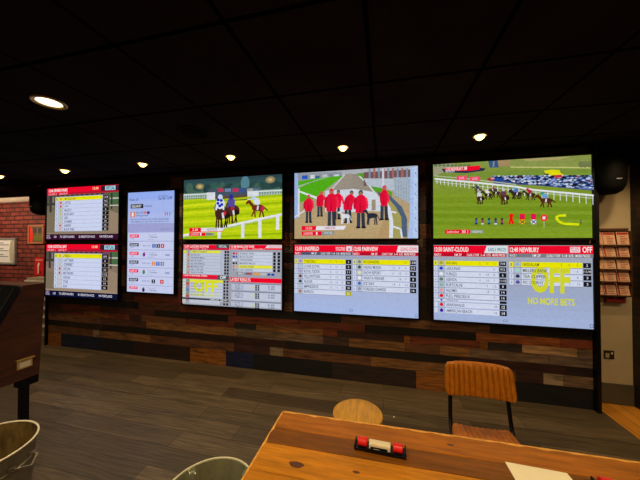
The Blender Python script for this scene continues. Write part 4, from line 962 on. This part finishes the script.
# ------------------------------------------------------------------ stool
SX, SY = -.17, 1.83
st = thing('low_stool', 'low stool with a round pale wooden seat behind the table', 'stool', (SX, SY, 0))
b = MB(); b.lathe([(.001, .438), (.150, .438), (.163, .444), (.168, .453), (.166, .464), (.158, .470), (.001, .470)], (SX, SY, 0), 56); b.build('seat', STOOLW, st, smooth=True)
for i in range(4):
    a = math.pi/4+i*math.pi/2; c, s = math.cos(a), math.sin(a)
    b = MB(); b.tube([(SX+.11*c, SY+.11*s, .439), (SX+.155*c, SY+.155*s, .012)], .011, 10); b.lathe([(.001, 0), (.016, 0), (.016, .012), (.001, .012)], (SX+.156*c, SY+.156*s, 0), 12); b.build('leg', BLACKM, st, smooth=True)
b = MB(); b.tube([(SX+.137*math.cos(a), SY+.137*math.sin(a), .18) for a in [2*math.pi*i/36 for i in range(36)]], .007, 8, closed=True); b.build('foot_ring', BLACKM, st, smooth=True)

# ------------------------------------------------------------------ chair
CX, CY = .600, 1.91
ch = thing('dining_chair', 'tan ribbed leather chair with black metal frame behind the table', 'chair', (CX, 1.7, 0))
def pad(W_, H_, T, ribs, nu, nv, fn, expo=6, ribh=.005, puff=.35):
    """a cushioned pad: front ribbed, back flat, rounded outline; fn maps (a, b, t) to the world"""
    b = MB(); fr = []; bk = []
    for j in range(nv+1):
        v = -1+2*j/nv
        for i in range(nu+1):
            u = -1+2*i/nu
            # square to rounded rectangle
            uu = math.copysign(abs(u)**.92, u); vvv = math.copysign(abs(v)**.92, v)
            k = (abs(uu)**expo+abs(vvv)**expo)
            sc = 1 if k < 1e-9 else min(1, 1/(k**(1/expo))) if max(abs(uu), abs(vvv)) > .88 else 1
            e = max(0, 1-max(abs(uu)**5, abs(vvv)**5))
            rib = abs(math.sin(math.pi*(u+1)/2*ribs))**.6
            t = T*.5*(e**puff)+ribh*rib*(e**.4)
            fr.append(fn(uu*sc*W_/2, vvv*sc*H_/2, t)); bk.append(fn(uu*sc*W_/2, vvv*sc*H_/2, -T*.5*(e**puff)))
    n = nu+1; q = [(j*n+i, j*n+i+1, (j+1)*n+i+1, (j+1)*n+i) for j in range(nv) for i in range(nu)]
    b.add(fr, q); b.add(bk, [f[::-1] for f in q])
    return b
def fb(a, c, t): # backrest: upright, gently wrapped, front towards -y, top leaning back
    z = .728+c; return (CX+a*(1-.02*c/.1), CY-.03*(a/.2)**2+.035-(t)+.22*c, z)
pad(.408, .206, .042, 13, 130, 16, fb, ribh=.012).build('backrest', LEATHER, ch, smooth=True)
def fs(a, c, t): return (CX-.006+a*(1-.04*(c/.2)), 1.70+c, .445+t-.012*(1-(a/.2)**2))
pad(.366, .400, .05, 12, 104, 18, fs, expo=5, ribh=.007).build('seat', LEATHER, ch, smooth=True)
for s_ in (-1, 1):
    x = CX+.002+s_*.168
    b = MB(); b.tube([(x, CY+.058, .80), (x, CY+.036, .70), (x+s_*.002, CY+.022, .60), (x+s_*.006, CY+.004, .50), (x+s_*.008, CY-.015, .44), (x+s_*.009, CY-.05, .415), (x+s_*.009, CY-.20, .41), (x+s_*.009, CY-.37, .41)], .0125, 12, flat=.75); b.build('back_post', BLACKM, ch, smooth=True)
    b = MB(); b.tube([(x+s_*.009, CY-.06, .41), (x+s_*.02, CY+.04, .20), (x+s_*.028, CY+.10, .0)], .0115, 12); b.build('leg', BLACKM, ch, smooth=True)
    b = MB(); b.tube([(x+s_*.009, CY-.36, .41), (x+s_*.018, CY-.40, .20), (x+s_*.024, CY-.42, .0)], .0115, 12); b.build('leg', BLACKM, ch, smooth=True)
b = MB(); b.tube([(CX-.17, CY-.08, .41), (CX+.17, CY-.08, .41)], .01, 10); b.build('cross_bar', BLACKM, ch, smooth=True)
b = MB(); b.tube([(CX-.17, CY-.34, .41), (CX+.17, CY-.34, .41)], .01, 10); b.build('cross_bar', BLACKM, ch, smooth=True)

# ------------------------------------------------------------------ world
w = bpy.data.worlds.new('world'); SC.world = w; w.use_nodes = True
w.node_tree.nodes['Background'].inputs[0].default_value = (1, .8, .6, 1); w.node_tree.nodes['Background'].inputs[1].default_value = .02
for o in list(bpy.data.objects):
    if '_org' in o: del o['_org']
